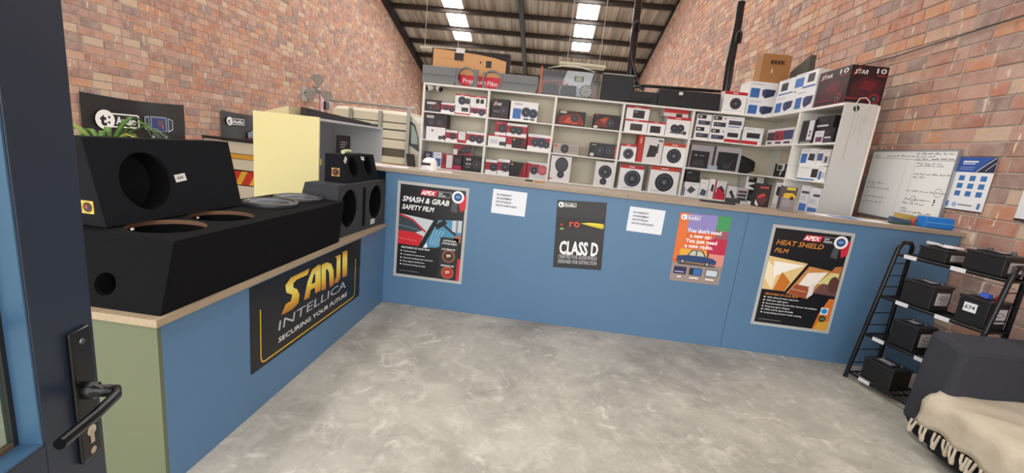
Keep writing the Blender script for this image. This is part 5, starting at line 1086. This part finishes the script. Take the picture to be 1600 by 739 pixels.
def fn(q):
    G = Face((x0+.311, c.y-.17, c.z-.11), (0, 1, 0), (0, 0, 1), .34, .22)
    for k in range(3): q.rect(G, .08, .13-.03*k, .26-.03*k, .148-.03*k, 'b5aab0', .0006)
part('print', pq, fn)
pa, pb, pcc = un(474, 170, 1, 1.0), un(560, 185, 0, -.95), un(500, 167, 1, 1.3)
zc = zt-.007
bb = solo('black_board', 'black board with a raised edge lying across the cabinet top', 'board', (-1.0, 1.1, zt), lambda q: q.hexa([(-1.18, .62, zc), (-1.05, .5, zc), (-.86, 1.6, zc), (-1.0, 1.7, zc), (-1.18, .62, zc+.10), (-1.05, .5, zc+.09), (-.86, 1.6, zc+.035), (-1.0, 1.7, zc+.045)], mat('2e2c2f', .5)))
solo('beige_panel', 'beige board lying on the cabinet top beside the black board', 'board', (-1.3, .9, zt), lambda q: q.hexa([(-1.44, .45, zc), (-1.2, .45, zc), (-1.2, 1.5, zc), (-1.44, 1.5, zc), (-1.44, .45, zc+.02), (-1.2, .45, zc+.09), (-1.2, 1.5, zc+.09), (-1.44, 1.5, zc+.02)], mat('c9b88f', .6)))

# banners pinned to the left wall
def banner(label, y0, y1, z0, z1, carfn):
    F = Face((XL+.02, y0, z0), (0, 1, 0), (0, 0, 1), y1-y0, z1-z0)
    b_ = thing('wall_banner', label, 'banner', (XL+.02, (y0+y1)/2, z0), 'black banners on the left brick wall')
    def fn(q):
        n = 14; V = []; w, h = F.w, F.h
        for i in range(n+1):
            for j in range(7):
                u, v = i/n, j/6; sag = .03*math.sin(3.1416*u)*(v**2); V.append(F.at(u*w, v*h-sag, .012*math.sin(9*u+4*v)*(1-abs(2*u-1))+.012))
        q.add(V, [(i*7+j, (i+1)*7+j, (i+1)*7+j+1, i*7+j+1) for i in range(n) for j in range(6)], mat('1b1b1e', .45), True)
    part('cloth', b_, fn); G = Face(F.at(0, 0, .03), F.ux, F.uy, F.w, F.h)
    part('print', b_, lambda q: carfn(q, G)); return b_
def pr1(q, F):
    h = F.h; logo_audio(q, F, .17, h-.48, .27, w=.66)
    u, v = 1.02, h-.60
    q.rrect(F, u, v+.12, u+.30, v+.36, .01, '8f97a8', .0012); q.rect(F, u+.02, v+.13, u+.28, v+.34, '2b3f78', .0016); q.rect(F, u+.13, v+.2, u+.24, v+.3, '6a4a52', .002); q.disc(F, u+.22, v+.19, .02, 'c04a30', .0024)
    q.poly(F, [(u-.1, v+.15), (u-.02, v+.11), (u-.02, v+.36), (u-.1, v+.34)], 'a9b3bf', .0012); q.poly(F, [(u-.085, v+.165), (u-.03, v+.14), (u-.03, v+.34), (u-.085, v+.325)], '2a3542', .0016)
    q.poly(F, [(u+.32, v+.11), (u+.42, v+.16), (u+.42, v+.32), (u+.32, v+.35)], 'a9b3bf', .0012); q.poly(F, [(u+.335, v+.14), (u+.405, v+.175), (u+.405, v+.31), (u+.335, v+.33)], '2a3542', .0016)
    q.rrect(F, u+.0, v-.02, u+.32, v+.1, .03, '33363f', .0012); q.disc(F, u+.04, v+.03, .025, '9aa2b0', .0016); q.disc(F, u+.28, v+.03, .025, '9aa2b0', .0016)
def pr2(q, F):
    h = F.h; logo_audio(q, F, .12, h-.27, .16, w=.5)
    q.poly(F, [(.72, h-.5), (1.6, h-.5), (1.6, h-.36), (1.35, h-.34), (1.25, h-.26), (.95, h-.26), (.85, h-.36), (.72, h-.4)], '6d7f9c', .0012); q.poly(F, [(.9, h-.36), (.98, h-.28), (1.2, h-.28), (1.28, h-.36)], '33415a', .0016); q.rect(F, .72, h-.52, 1.6, h-.49, '8a2430', .0014)
banner('large black wall banner with an Audio logo and a dashboard picture', 1.87, 3.57, .72, 1.66, pr1)
banner('second black wall banner with an Audio logo and a car, by the cream cabinet', 4.43, 6.1, .74, 1.66, pr2)

# wall fan
fcx, fcy, fcz = XL+.32, 7.55, 2.42
c = un(498, 141, 0, XL+.3); fcy, fcz = c.y, c.z
FANM = mat('9c9a96', .4, .5)
wf = thing('wall_fan', 'grey three bladed fan on a bracket on the left brick wall', 'fan', (XL+.15, fcy, fcz))
FD = Vector((.85, -.5, 0)).normalized(); FU = Vector((0, 0, 1)); FR = FU.cross(FD)
hub = part('hub', wf, lambda q: q.lathe((XL+.3, fcy, fcz), FD, [(.07, -.2), (.09, -.12), (.07, 0), (.03, .03)], FANM, 16))
for k in range(3):
    a = math.radians(95+120*k)
    G = Face(Vector((XL+.3, fcy, fcz))+FD*.0, FR, FU, 1, 1)
    part('blade', wf, lambda q: q.prism(G, [(.05*math.cos(a)+.0, .05*math.sin(a))]+[(r*math.cos(a+t), r*math.sin(a+t)) for r, t in ((.2, -.55), (.33, -.5), (.40, -.1), (.40, .25), (.33, .5), (.2, .5))], .01, FANM, .01))
part('bracket', wf, lambda q: (q.box(XL+.005, XL+.03, fcy-.3, fcy-.1, fcz-.32, fcz+.05, mat('b5b2ae', .5)), q.tube([(XL+.02, fcy-.2, fcz-.1), (XL+.15, fcy-.1, fcz-.02), (XL+.25, fcy+.03, fcz)], .04, FANM, 8)))
c = un(506, 160, 0, XL+.06)
solo('pink_strip', 'pale pink strip fixed to the brick wall right of the fan', 'strip', (XL+.04, c.y, c.z-.2), lambda q: (q.box(XL+.012, XL+.05, c.y-.12, c.y+.05, c.z-.35, c.z+.24, pm('d9b5c0')), q.box(XL+.012, XL+.06, c.y+.1, c.y+.35, c.z-.0, c.z+.2, pm('cfc4bf'))))
c = un(511, 166, 0, XL+.1)
solo('wall_box', 'small dark box on the brick wall under the pink strip', 'box', (XL+.05, c.y, c.z), lambda q: q.box(XL+.012, XL+.12, c.y-.09, c.y+.09, c.z-.1, c.z+.12, mat('2a2729', .5)))

# truck with boarded load body, parked across the workshop with its side towards the counter
TY = 4.0; TRUCKW = mat('d9d3bd', .35); GAP = mat('6e6655', .6); STEEL = mat('9b9a92', .4, .5); DARKT = mat('2a2826', .5)
def tq(px, py): return un(px, py, 1, TY)
xr, xb, xc, xe = tq(296, 216).x, tq(520, 180).x, tq(637, 220).x, tq(656, 230).x
tr = thing('truck', 'cream truck with boarded sides and a yellow stripe parked behind the open cabinet', 'truck', ((xr+xc)/2, TY+.8, 0))
TB = TY+1.55
part('load_bed', tr, lambda q: q.box(xr, xc, TY+.06, TB, .4, .55, DARKT))
for a, b, m in ((223, 241, TRUCKW), (242, 249, mat('e0a63a', .4)), (250, 266, TRUCKW), (268, 289, None), (290.5, 312, TRUCKW), (314, 345, DARKT)):
    z0_, z1_ = tq(380, b).z, tq(380, a).z
    if m: part('side_board', tr, lambda q: q.box(xr, xb-.01, TY-.0, TY+.04, z0_, z1_, m), .004)
    else:
        cv = part('chevron_tape', tr, lambda q: q.box(xr, xb-.01, TY+.002, TY+.04, z0_, z1_, mat('c9372a', .4)), label='red and yellow chevron tape')
        G = Face((xr, TY+.002, z0_), (1, 0, 0), (0, 0, 1), xb-xr, z1_-z0_)
        def fn(q):
            u = .05
            while u < G.w-.3: q.poly(G, [(u, 0), (u+.12, 0), (u+.26, G.h), (u+.14, G.h)], 'e2b23a', .001); u += .28
        part('stripe', cv, fn)
z0_ = tq(380, 222).z
part('top_rail', tr, lambda q: q.box(xr-.05, xb, TY-.03, TY+.05, z0_, z0_+.05, DARKT))
part('far_side', tr, lambda q: q.box(xr, xb, TB-.04, TB, .5, z0_, TRUCKW)); part('tailgate', tr, lambda q: q.box(xr, xr+.04, TY+.05, TB-.05, .5, z0_, TRUCKW))
bz = [(179, 191), (192.5, 202), (204, 217), (218.5, 232), (245, 255.5), (256.3, 260.5)]
for i, (a, b) in enumerate(bz):
    za, zb = tq(614, b).z, tq(614, a).z
    part('side_board', tr, lambda q: q.box(xb, xc, TY-.01-.008*(i % 2), TY+.05, za, zb, mat('e0a63a', .4) if i == 5 else TRUCKW), .006)
ztop = tq(614, 178).z; zlow = tq(614, 262).z
part('inner_panel', tr, lambda q: q.box(xb, xc, TY+.052, TY+.07, .5, ztop, GAP)); part('far_side', tr, lambda q: q.box(xb, xc, TB-.04, TB, .5, ztop, TRUCKW)); part('end_board', tr, lambda q: q.box(xb, xb+.03, TY+.072, TB-.042, z0_, ztop, TRUCKW))
part('roof_panel', tr, lambda q: q.hexa([(xb, TY-.01, ztop-.01), (xc, TY-.01, ztop-.01), (xc, TB, ztop-.01), (xb, TB, ztop-.01), (xb+.02, TY+.15, ztop+.06), (xc-.02, TY+.15, ztop+.06), (xc-.02, TB-.15, ztop+.06), (xb+.02, TB-.15, ztop+.06)], TRUCKW), .02)
for px in (549, 594.5, 638):
    p = tq(px, 220); part('post', tr, lambda q: q.box(p.x-.03, p.x+.03, TY-.07, TY-.02, .55, ztop+(.13 if px > 600 else .03), STEEL))
part('rack_rail', tr, lambda q: (q.tube([(xb-.1, TY-.05, ztop+.12), (xc+.04, TY-.05, ztop+.12)], .022, STEEL, 8), q.tube([(xb, TY+.3, ztop+.14), (xc, TY+.3, ztop+.14)], .022, STEEL, 8)))
p0, p1 = tq(566, 190), tq(591, 201)
part('side_window', tr, lambda q: q.box(p0.x, p1.x, TY-.028, TY-.02, p1.z-.05, p0.z-.02, mat('3c5a4c', .1)), label='small green tinted window')
G = Face((0, TY, 0), (1, 0, 0), (0, 0, 1), 1, 1)
cab = part('cab', tr, lambda q: q.prism(G, [(xc+.005, .5), (xe+.9, .5), (xe+.9, 1.0), (xe+.25, 1.12), (xe-.03, ztop-.12), (xc+.06, ztop-.0), (xc+.005, ztop-.0)], 1.55, mat('cfcdc2', .35)), .02)
def wz(px, py): p = tq(px, py); return p.x, p.z
part('door_window', cab, lambda q: (q.poly(G, [wz(640, 227), wz(655, 238), wz(654, 215), wz(649, 195), wz(643, 190), wz(640, 190)][::1], mat('22262a', .3), .004), q.poly(G, [wz(641.5, 224), wz(653, 226), wz(652, 212), wz(647, 198), wz(642, 194)], mat('7d9488', .08), .008)), label='dark framed green tinted window')
part('mirror', cab, lambda q: q.hexa([(xe-.16, TY-.16, 1.02), (xe-.02, TY-.16, 1.02), (xe-.02, TY-.1, 1.02), (xe-.16, TY-.1, 1.02), (xe-.2, TY-.16, 1.24), (xe-.06, TY-.16, 1.24), (xe-.06, TY-.1, 1.24), (xe-.2, TY-.1, 1.24)], DARKT), .01)
for x in (xr+.9, xe+.3): part('wheel', tr, lambda q: q.lathe((x, TY+.16, .36), (0, -1, 0), [(.2, -.1), (.36, -.1), (.36, .1), (.22, .11), (.2, .06)], mat('18181a', .8), 24))

# plant behind the speaker boxes
pp = Vector((-1.12, -1.40, 0)); rnd = random.Random(11)
pt = thing('potted_plant', 'leafy green potted palm behind the black wedge speaker box', 'plant', pp)
part('pot', pt, lambda q: q.lathe((pp.x, pp.y, 0), (0, 0, 1), [(.14, 0), (.2, .36), (.21, .38), (.18, .37), (.17, .3)], mat('6a5a4c', .7), 20))
part('stem', pt, lambda q: q.tube([(pp.x, pp.y, .3), (pp.x-.01, pp.y+.01, .8), (pp.x, pp.y, 1.12)], .022, mat('6b5a3a', .8), 8))
for k in range(46):
    a = rnd.uniform(0, 6.28); L = rnd.uniform(.22, .38); base = rnd.uniform(.82, 1.24); up = rnd.uniform(.12, .27)
    def fn(q):
        V = []; n = 6; wd = rnd.uniform(.012, .02); d = Vector((math.cos(a), math.sin(a), 0)); s = Vector((-d.y, d.x, 0))
        for i in range(n+1):
            t = i/n; p = Vector((pp.x, pp.y, base))+d*L*t+Vector((0, 0, up*math.sin(t*2.4)*1.1-.12*t*t)); w = wd*math.sin(3.1416*min(1, .15+.85*t))*(1 if i < n else .1)
            V += [p-s*w, p+s*w, p+Vector((0, 0, -.004))]
        q.add(V, [f for i in range(n) for f in ((3*i, 3*i+3, 3*i+4, 3*i+1), (3*i+1, 3*i+4, 3*i+5, 3*i+2), (3*i+2, 3*i+5, 3*i+3, 3*i))], mat(('5f8a30', '86ad3c', 'b3b94a', '4c7a30')[k % 4], .5), True)
    part('leaf', pt, fn)

# hanging tube lights
def luminaire(label, pxl, pxr, py, y, wires):
    z = un(pxl, py, 1, y).z; x0, x1 = un(pxl, py, 1, y).x, un(pxr, py, 1, y).x
    lt = thing('pendant_light', label, 'ceiling light', ((x0+x1)/2, y, z), 'hanging tube lights under the roof')
    part('housing', lt, lambda q: q.box(x0, x1, y-.06, y+.06, z, z+.07, mat('c9c6b4', .5)), .01)
    part('tube', lt, lambda q: q.tube([(x0+.03, y, z-.02), (x1-.03, y, z-.02)], .02, mat('e9e7d8', .3), 8))
    for f in wires: part('wire', lt, lambda q: q.tube([(x0+(x1-x0)*f, y, z+.07), (x0+(x1-x0)*f, y, zroof(y)+.1)], .006, mat('cfcac0', .5), 5))
    return lt
luminaire('cream tube light hanging on wires above the clear display case', 874, 947, 101, 7.5, (.16, .85))
luminaire('white tube light hanging at the left, half hidden by the brown film carton', 657, 722, 76, 8.5, (.1, .9))

# ------------------------------------------------------------------ battery rack by the right wall
RK = mat('17171b', .3, .3)
RA, RB = Vector((3.98, -.255, 0)), Vector((4.15, -.905, 0))
RD = (RB-RA).normalized(); RN = Vector((-RD.y, RD.x, 0)); RL = (RB-RA).length
def rp(s, t, z):
    f = RA+RD*s+Vector((.12*z/1.12, 0, 0)); k = RA+RD*s+RN*.28; p = f*(1-t)+k*t; p.z = z; return p
rk = thing('battery_rack', 'black tubular four tier rack leaning by the right brick wall, holding batteries', 'rack', (RA+RB)/2+RN*.14)
for s_ in (0, RL):
    part('end_frame', rk, lambda q: q.tube([rp(s_, 0, 0), rp(s_, 0, .5), rp(s_, 0, 1.08), rp(s_, .08, 1.12), rp(s_, .25, 1.135), rp(s_, .8, 1.135), rp(s_, 1, 1.10), rp(s_, 1, .5), rp(s_, 1, 0)], .0155, RK, 10))
    for z in (.13, .245, .46, .56, .78, .87, .97): part('rung', rk, lambda q: q.tube([rp(s_, 0, z), rp(s_, 1, z)], .0045, RK, 6))
SH = [.05, .385, .705, 1.045]
for z, lp in zip(SH, ((.14,), (.12, .42), (.17, .43), (.10, .40))):
    def fn(q):
        for t in (0, 1): q.tube([rp(0, t, z), rp(RL, t, z)], .011, RK, 8)
        for k in range(1, 5): q.tube([rp(0, k/5, z), rp(RL, k/5, z)], .005, RK, 6)
        for k in (0, .5, 1): q.tube([rp(RL*k, 0, z-.004), rp(RL*k, 1, z-.004)], .008, RK, 6)
    s_ = part('shelf', rk, fn)
    for d in lp:
        def fn(q):
            o = rp(d-.03, 0, z); q.X = Matrix(((RD.x, RN.x, 0, o.x), (RD.y, RN.y, 0, o.y), (0, 0, 1, o.z), (0, 0, 0, 1))); q.box(0, .085, -.017, -.012, -.014, .014, pm('dcdcde')); q.X = None
        part('price_label', s_, fn)
BAT = mat('19191b', .4)
def battery(label, zi, pl, pr, ptop, w=.17, xlab=False, red=None, blue=False, side=True):
    """built in the rack's own directions; px of its front left and right bottom corners and of its top left"""
    z = SH[zi]+.012; A0 = rp(0, 0, z)+RN*.012; d0 = A0-CAM
    def along(px):
        k = (px-800)/F_PX; return -(d0.dot(RT)-k*d0.dot(FW))/(RD.dot(RT)-k*RD.dot(FW))
    a0, a1 = along(pl), along(pr); L = a1-a0; o = A0+RD*a0; H = solve(None, ptop, (o.x, o.y, 0), 2)-z; hb = H-.02
    X = Matrix(((RD.x, RN.x, 0, o.x), (RD.y, RN.y, 0, o.y), (0, 0, 1, o.z), (0, 0, 0, 1)))
    t = thing('car_battery', label, 'battery', o+RD*L/2+RN*w/2, 'car batteries on the rack')
    def pX(name, fn, bevel=0, label=None):
        q = MB(); q.X = X; fn(q); c = q.build(name, t, bevel=bevel)
        if label: c['label'] = label
    pX('case', lambda q: q.box(0, L, 0, w, 0, hb, BAT), .006)
    pX('lid', lambda q: (q.box(-.004, L+.004, -.004, w+.004, hb, H, mat('222225', .35)), q.box(.05, L-.05, .03, w-.03, H, H+.008, mat('2a2a2e', .35))), .004)
    pX('handle', lambda q: q.tube([(.04, .02, H+.006), (L/2, .012, H+.014), (L-.04, .02, H+.006)], .006, mat('2c2c30', .4), 6))
    for x, c in ((.045, '4a4a50'), (L-.045, red or '4a4a50')): pX('terminal_post', lambda q: q.lathe((x, w*.7, H), (0, 0, 1), [(.014, 0), (.012, .024)], pm(c), 12))
    if blue: pX('terminal_cap', lambda q: q.box(L*.5, L*.5+.045, .02, .06, H+.008, H+.035, pm('3a5fd0')), label='blue terminal cap')
    def fn(q):
        Fs = Face((L, w*.22, hb*.25), (0, 1, 0), (0, 0, 1), w*.66, hb*.58); q.fbox(Fs, 0, pm('b9b5b8'), off=.002); G = Face(Fs.at(0, 0, .002), Fs.ux, Fs.uy, Fs.w, Fs.h)
        q.disc(G, G.w*.5, G.h*.6, G.w*.34, '6d7078', .0006, rv=G.h*.17); q.text(G, G.w*.28, G.h*.53, G.h*.16, 'NS', 'e0dee0', w=G.w*.45, off=.001, bold=.03); q.rect(G, G.w*.2, G.h*.24, G.w*.8, G.h*.3, '8d8a92', .0006); q.rect(G, G.w*.25, G.h*.12, G.w*.75, G.h*.17, '8d8a92', .0006)
    if side: pX('grey_label', fn)
    if xlab:
        def fn(q):
            Fr = Face((.035, 0, hb*.5), (1, 0, 0), (0, 0, 1), .07, .058); q.fbox(Fr, 0, pm('e2e6ea'), off=.002); q.text(Face(Fr.at(0, 0, .002), Fr.ux, Fr.uy, .07, .058), .007, .018, .025, '674', '3a3a42', w=.055, off=.0006, bold=.02)
        pX('white_sticker', fn)
    pX('paper_slip', lambda q: q.box(.06, .16 if L > .22 else L-.05, .04, w*.55, H+.0085, H+.0105, pm('a9a9ad')))
    return X @ Vector((L/2, w/2, H+.011))
B1 = battery('black battery with red terminal, left one on the top tier of the rack', 3, 1433, 1476, 382, red='c0382a')
battery('widest black battery, right one on the top tier of the rack', 3, 1502, 1564, 388)
battery('black battery with a ridged lid, left one on the second tier', 2, 1404, 1450, 434)
battery('black battery with a blue cap and square white sticker, right on the second tier', 2, 1488, 1535, 458, xlab=True, blue=True, red='c0382a')
battery('black battery alone on the third tier, partly behind the sofa arm', 1, 1386, 1424, 497)
battery('black battery alone on the bottom tier by the floor', 0, 1343, 1388, 556, side=False)
def fn(q):
    q.X = Matrix.Translation(B1); q.hexa([(-.06, -.09, 0), (.05, -.09, 0), (.06, .09, 0), (-.05, .09, 0), (-.06, -.09, .006), (.05, -.09, .014), (.06, .09, .006), (-.05, .09, .02)], mat('dfe0e4', .6)); q.X = None
solo('paper_packet', 'white crumpled paper packet lying over the top left battery', 'paper', B1, fn)

# ------------------------------------------------------------------ sofa with a cream throw
SOFA = mat('3a3b42', .9, noise=.12, scale=60, bump=.2, spec=.15); SOFB = mat('26262a', .9, spec=.1)
so = thing('sofa', 'dark grey fabric sofa by the right wall with a broad flat arm', 'sofa', (4.25, -1.9, 0))
ya, yb2 = -.945, -1.18
def fn(q):
    q.hexa([(3.85, yb2, .10), (4.70, yb2, .10), (4.70, ya-.0, .10), (3.85, ya, .10), (3.875, yb2, .67), (4.70, yb2, .69), (4.70, ya, .72), (3.875, ya, .70)], SOFA)
part('arm', so, fn, .03)
part('arm_foot', so, lambda q: q.hexa([(3.93, yb2, .0), (4.66, yb2, .0), (4.66, ya-.03, .0), (3.93, ya-.03, .0), (3.87, yb2, .11), (4.69, yb2, .11), (4.69, ya-.005, .11), (3.87, ya-.005, .11)], SOFB), .01)
part('base', so, lambda q: q.box(3.83, 4.70, -2.9, yb2-.004, .03, .22, SOFB), .02)
part('seat', so, lambda q: q.box(3.79, 4.5, -2.88, yb2-.006, .222, .36, SOFA), .04)
part('backrest', so, lambda q: q.box(4.46, 4.72, -2.9, yb2-.006, .36, .80, SOFA), .05)
THR = mat('bdb2a0', .95, noise=.12, scale=25, bump=.35, spec=.1)
th = thing('throw', 'cream tasselled throw spread over the dark grey sofa seat', 'throw', (4.1, -1.9, .36))
rnd = random.Random(21)
def thr_pt(u, s):
    """u: 0 at the arm .. 1 along the seat; s: metres from the back over the front edge"""
    y = -1.15-u*1.6+.0; w = .010*math.sin(u*23+s*6)+.008*math.sin(u*47+1.3*s*9)
    if s < .60: return Vector((4.44-s, y-.02*math.sin(s*9), .374+w*.8+.02*max(0, .1-u)*8*(1 if s < .5 else .5)))
    a = min(1, (s-.60)/.10)
    if s < .70: return Vector((3.84-.068*math.sin(a*1.5708), y, .374-.055*(1-math.cos(a*1.5708))+w*.5))
    return Vector((3.772-.006*(s-.7)/.12+w*.9, y+.01*math.sin(s*30), .319-(s-.70)))
def fn(q):
    nu, ns = 60, 26; V = []
    for i in range(nu+1):
        for j in range(ns+1): V.append(thr_pt(i/nu, (.835+.012*math.sin(i*.9)) * j/ns))
    q.add(V, [(i*(ns+1)+j, i*(ns+1)+j+1, (i+1)*(ns+1)+j+1, (i+1)*(ns+1)+j) for i in range(nu) for j in range(ns)], THR, True)
tb = part('cloth', th, fn); sm = tb.modifiers.new('thick', 'SOLIDIFY'); sm.thickness = .006
k = 0; u = .006
while u < .99:
    p = thr_pt(u, .838); L = rnd.uniform(.065, .095)
    def fn(q):
        d = rnd.uniform(-.02, .02)
        for e in (-1, 1):
            q.tube([p+Vector((-.004, e*.014, .004)), p+Vector((-.01, e*.012+d*.4, -L*.45)), p+Vector((-.006, e*.005+d, -L))], .0075, THR, 6)
        q.lathe(p+Vector((-.008, d, -L*.72)), (0, 0, 1), [(.004, -.028), (.011, -.02), (.012, 0), (.006, .018)], THR, 8)
    part('tassel', th, fn); u += rnd.uniform(.028, .045)

# ------------------------------------------------------------------ entrance door leaf, standing open at the left
NAVY = mat('232b3a', .38, noise=.05, scale=20); NAVY_LIT = mat('3c5b7c', .4)  # second tone: daylight on the door reveal, put into a lighter blue
E0 = Vector((.682, -3.070, 0)); DX = un(82, 675, 2, .8)
dd = Vector((.235, -.972, 0)).normalized()       # from the free edge towards the hinge
dn = Vector((-dd.y, dd.x, 0))                    # towards the room
FD_ = Face(E0+Vector((0, 0, .01)), dd, (0, 0, 1), .9, 2.2)
if FD_.n.dot(CAM-E0) < 0: pass
SGN = 1 if FD_.n.dot(CAM-E0) > 0 else -1
dr = structure('door_1', E0); dr['label'] = 'open dark blue steel and glass entrance door leaf at the left'
def dpx(px, py, off=0):
    """photo point -> (u, v) on the leaf face"""
    d = ray(px, py); t = (FD_.o-CAM).dot(FD_.n)/d.dot(FD_.n); p = CAM+d*t-FD_.o; return p.dot(FD_.ux), p.dot(FD_.uy)
us = sum(dpx(*p)[0] for p in ((40, 430), (60, 550)))/2
vb = dpx(82, 675)[1]
LW = .9
FD = Face(E0+dd*LW, -dd, (0, 0, 1), LW, 2.2)      # v is height above the floor
T = .045; ST = .104; VB = 1.013; VT = 2.08
def slab(q, u0, u1, v0, v1, d0, d1, m): q.fbox(FD, d0, m, LW-u1, v0, LW-u0, v1, -d1)
part('stile', dr, lambda q: slab(q, 0, ST, .01, 2.18, T, 0, NAVY), .002)
part('stile', dr, lambda q: slab(q, LW-ST, LW, .01, 2.18, T, 0, NAVY), .002)
part('rail', dr, lambda q: slab(q, ST, LW-ST, VT, 2.18, T, 0, NAVY), .002)
part('rail', dr, lambda q: slab(q, ST, LW-ST, VB-.09, VB, T, 0, NAVY), .002)
part('rail', dr, lambda q: slab(q, ST, LW-ST, .01, .13, T, 0, NAVY), .002)
part('lower_panel', dr, lambda q: slab(q, ST, LW-ST, .13, VB-.09, T-.01, .012, NAVY))
def fn(q):
    for u0, u1, v0, v1 in ((ST+.001, ST+.004, VB, VT), (LW-ST-.004, LW-ST-.001, VB, VT)): slab(q, u0, u1, v0, v1, T-.004, .002, NAVY_LIT)
    slab(q, ST+.004, LW-ST-.004, VB, VB+.003, T-.004, .002, NAVY_LIT)
part('glazing_bead', dr, fn, label='lighter blue glazing bead')
def fn(q):
    slab(q, ST+.004, ST+.011, VB+.003, VT, T-.006, .030, mat('17171a', .6)); slab(q, ST+.011, LW-ST-.004, VB+.003, VB+.01, T-.006, .030, mat('5a4636', .7))
part('rubber_seal', dr, fn)
part('glass_pane', dr, lambda q: slab(q, ST+.006, LW-ST-.006, VB+.004, VT, T-.012, .033, glassy('c4d6c4', .1)))
part('glazing_bar', dr, lambda q: slab(q, ST+.008, LW-ST-.004, 1.075+.12, 1.075+.14, T-.008, .030, NAVY))
PLT = mat('101013', .25, .2)
def P3(u, v, o): return FD.at(LW-u, v, o)
hp = part('handle_plate', dr, lambda q: q.fbox(FD, 0, PLT, LW-.055, .935, LW-.015, 1.165, .008), .003)
part('screw', hp, lambda q: q.lathe(P3(.035, 1.145, .008), FD.n, [(.005, 0), (.004, .002)], mat('6a6a6c', .3, .8), 10))
part('keyhole', hp, lambda q: (q.disc(FD, LW-.034, .985, .009, 'b9aa96', .0085), q.rect(FD, LW-.038, .962, LW-.030, .985, 'a8977f', .0087), q.disc(FD, LW-.034, .948, .006, 'a8977f', .0085)), label='worn keyhole')
part('lever', dr, lambda q: (q.lathe(P3(.034, 1.058, .008), FD.n, [(.014, 0), (.014, .012), (.010, .014), (.009, .04)], PLT, 16),
     q.tube([P3(.034, 1.058, .03), P3(.034, 1.058, .048), P3(.045, 1.057, .056), P3(.09, 1.052, .058), P3(.15, 1.048, .056)], .010, PLT, 10, .008)))
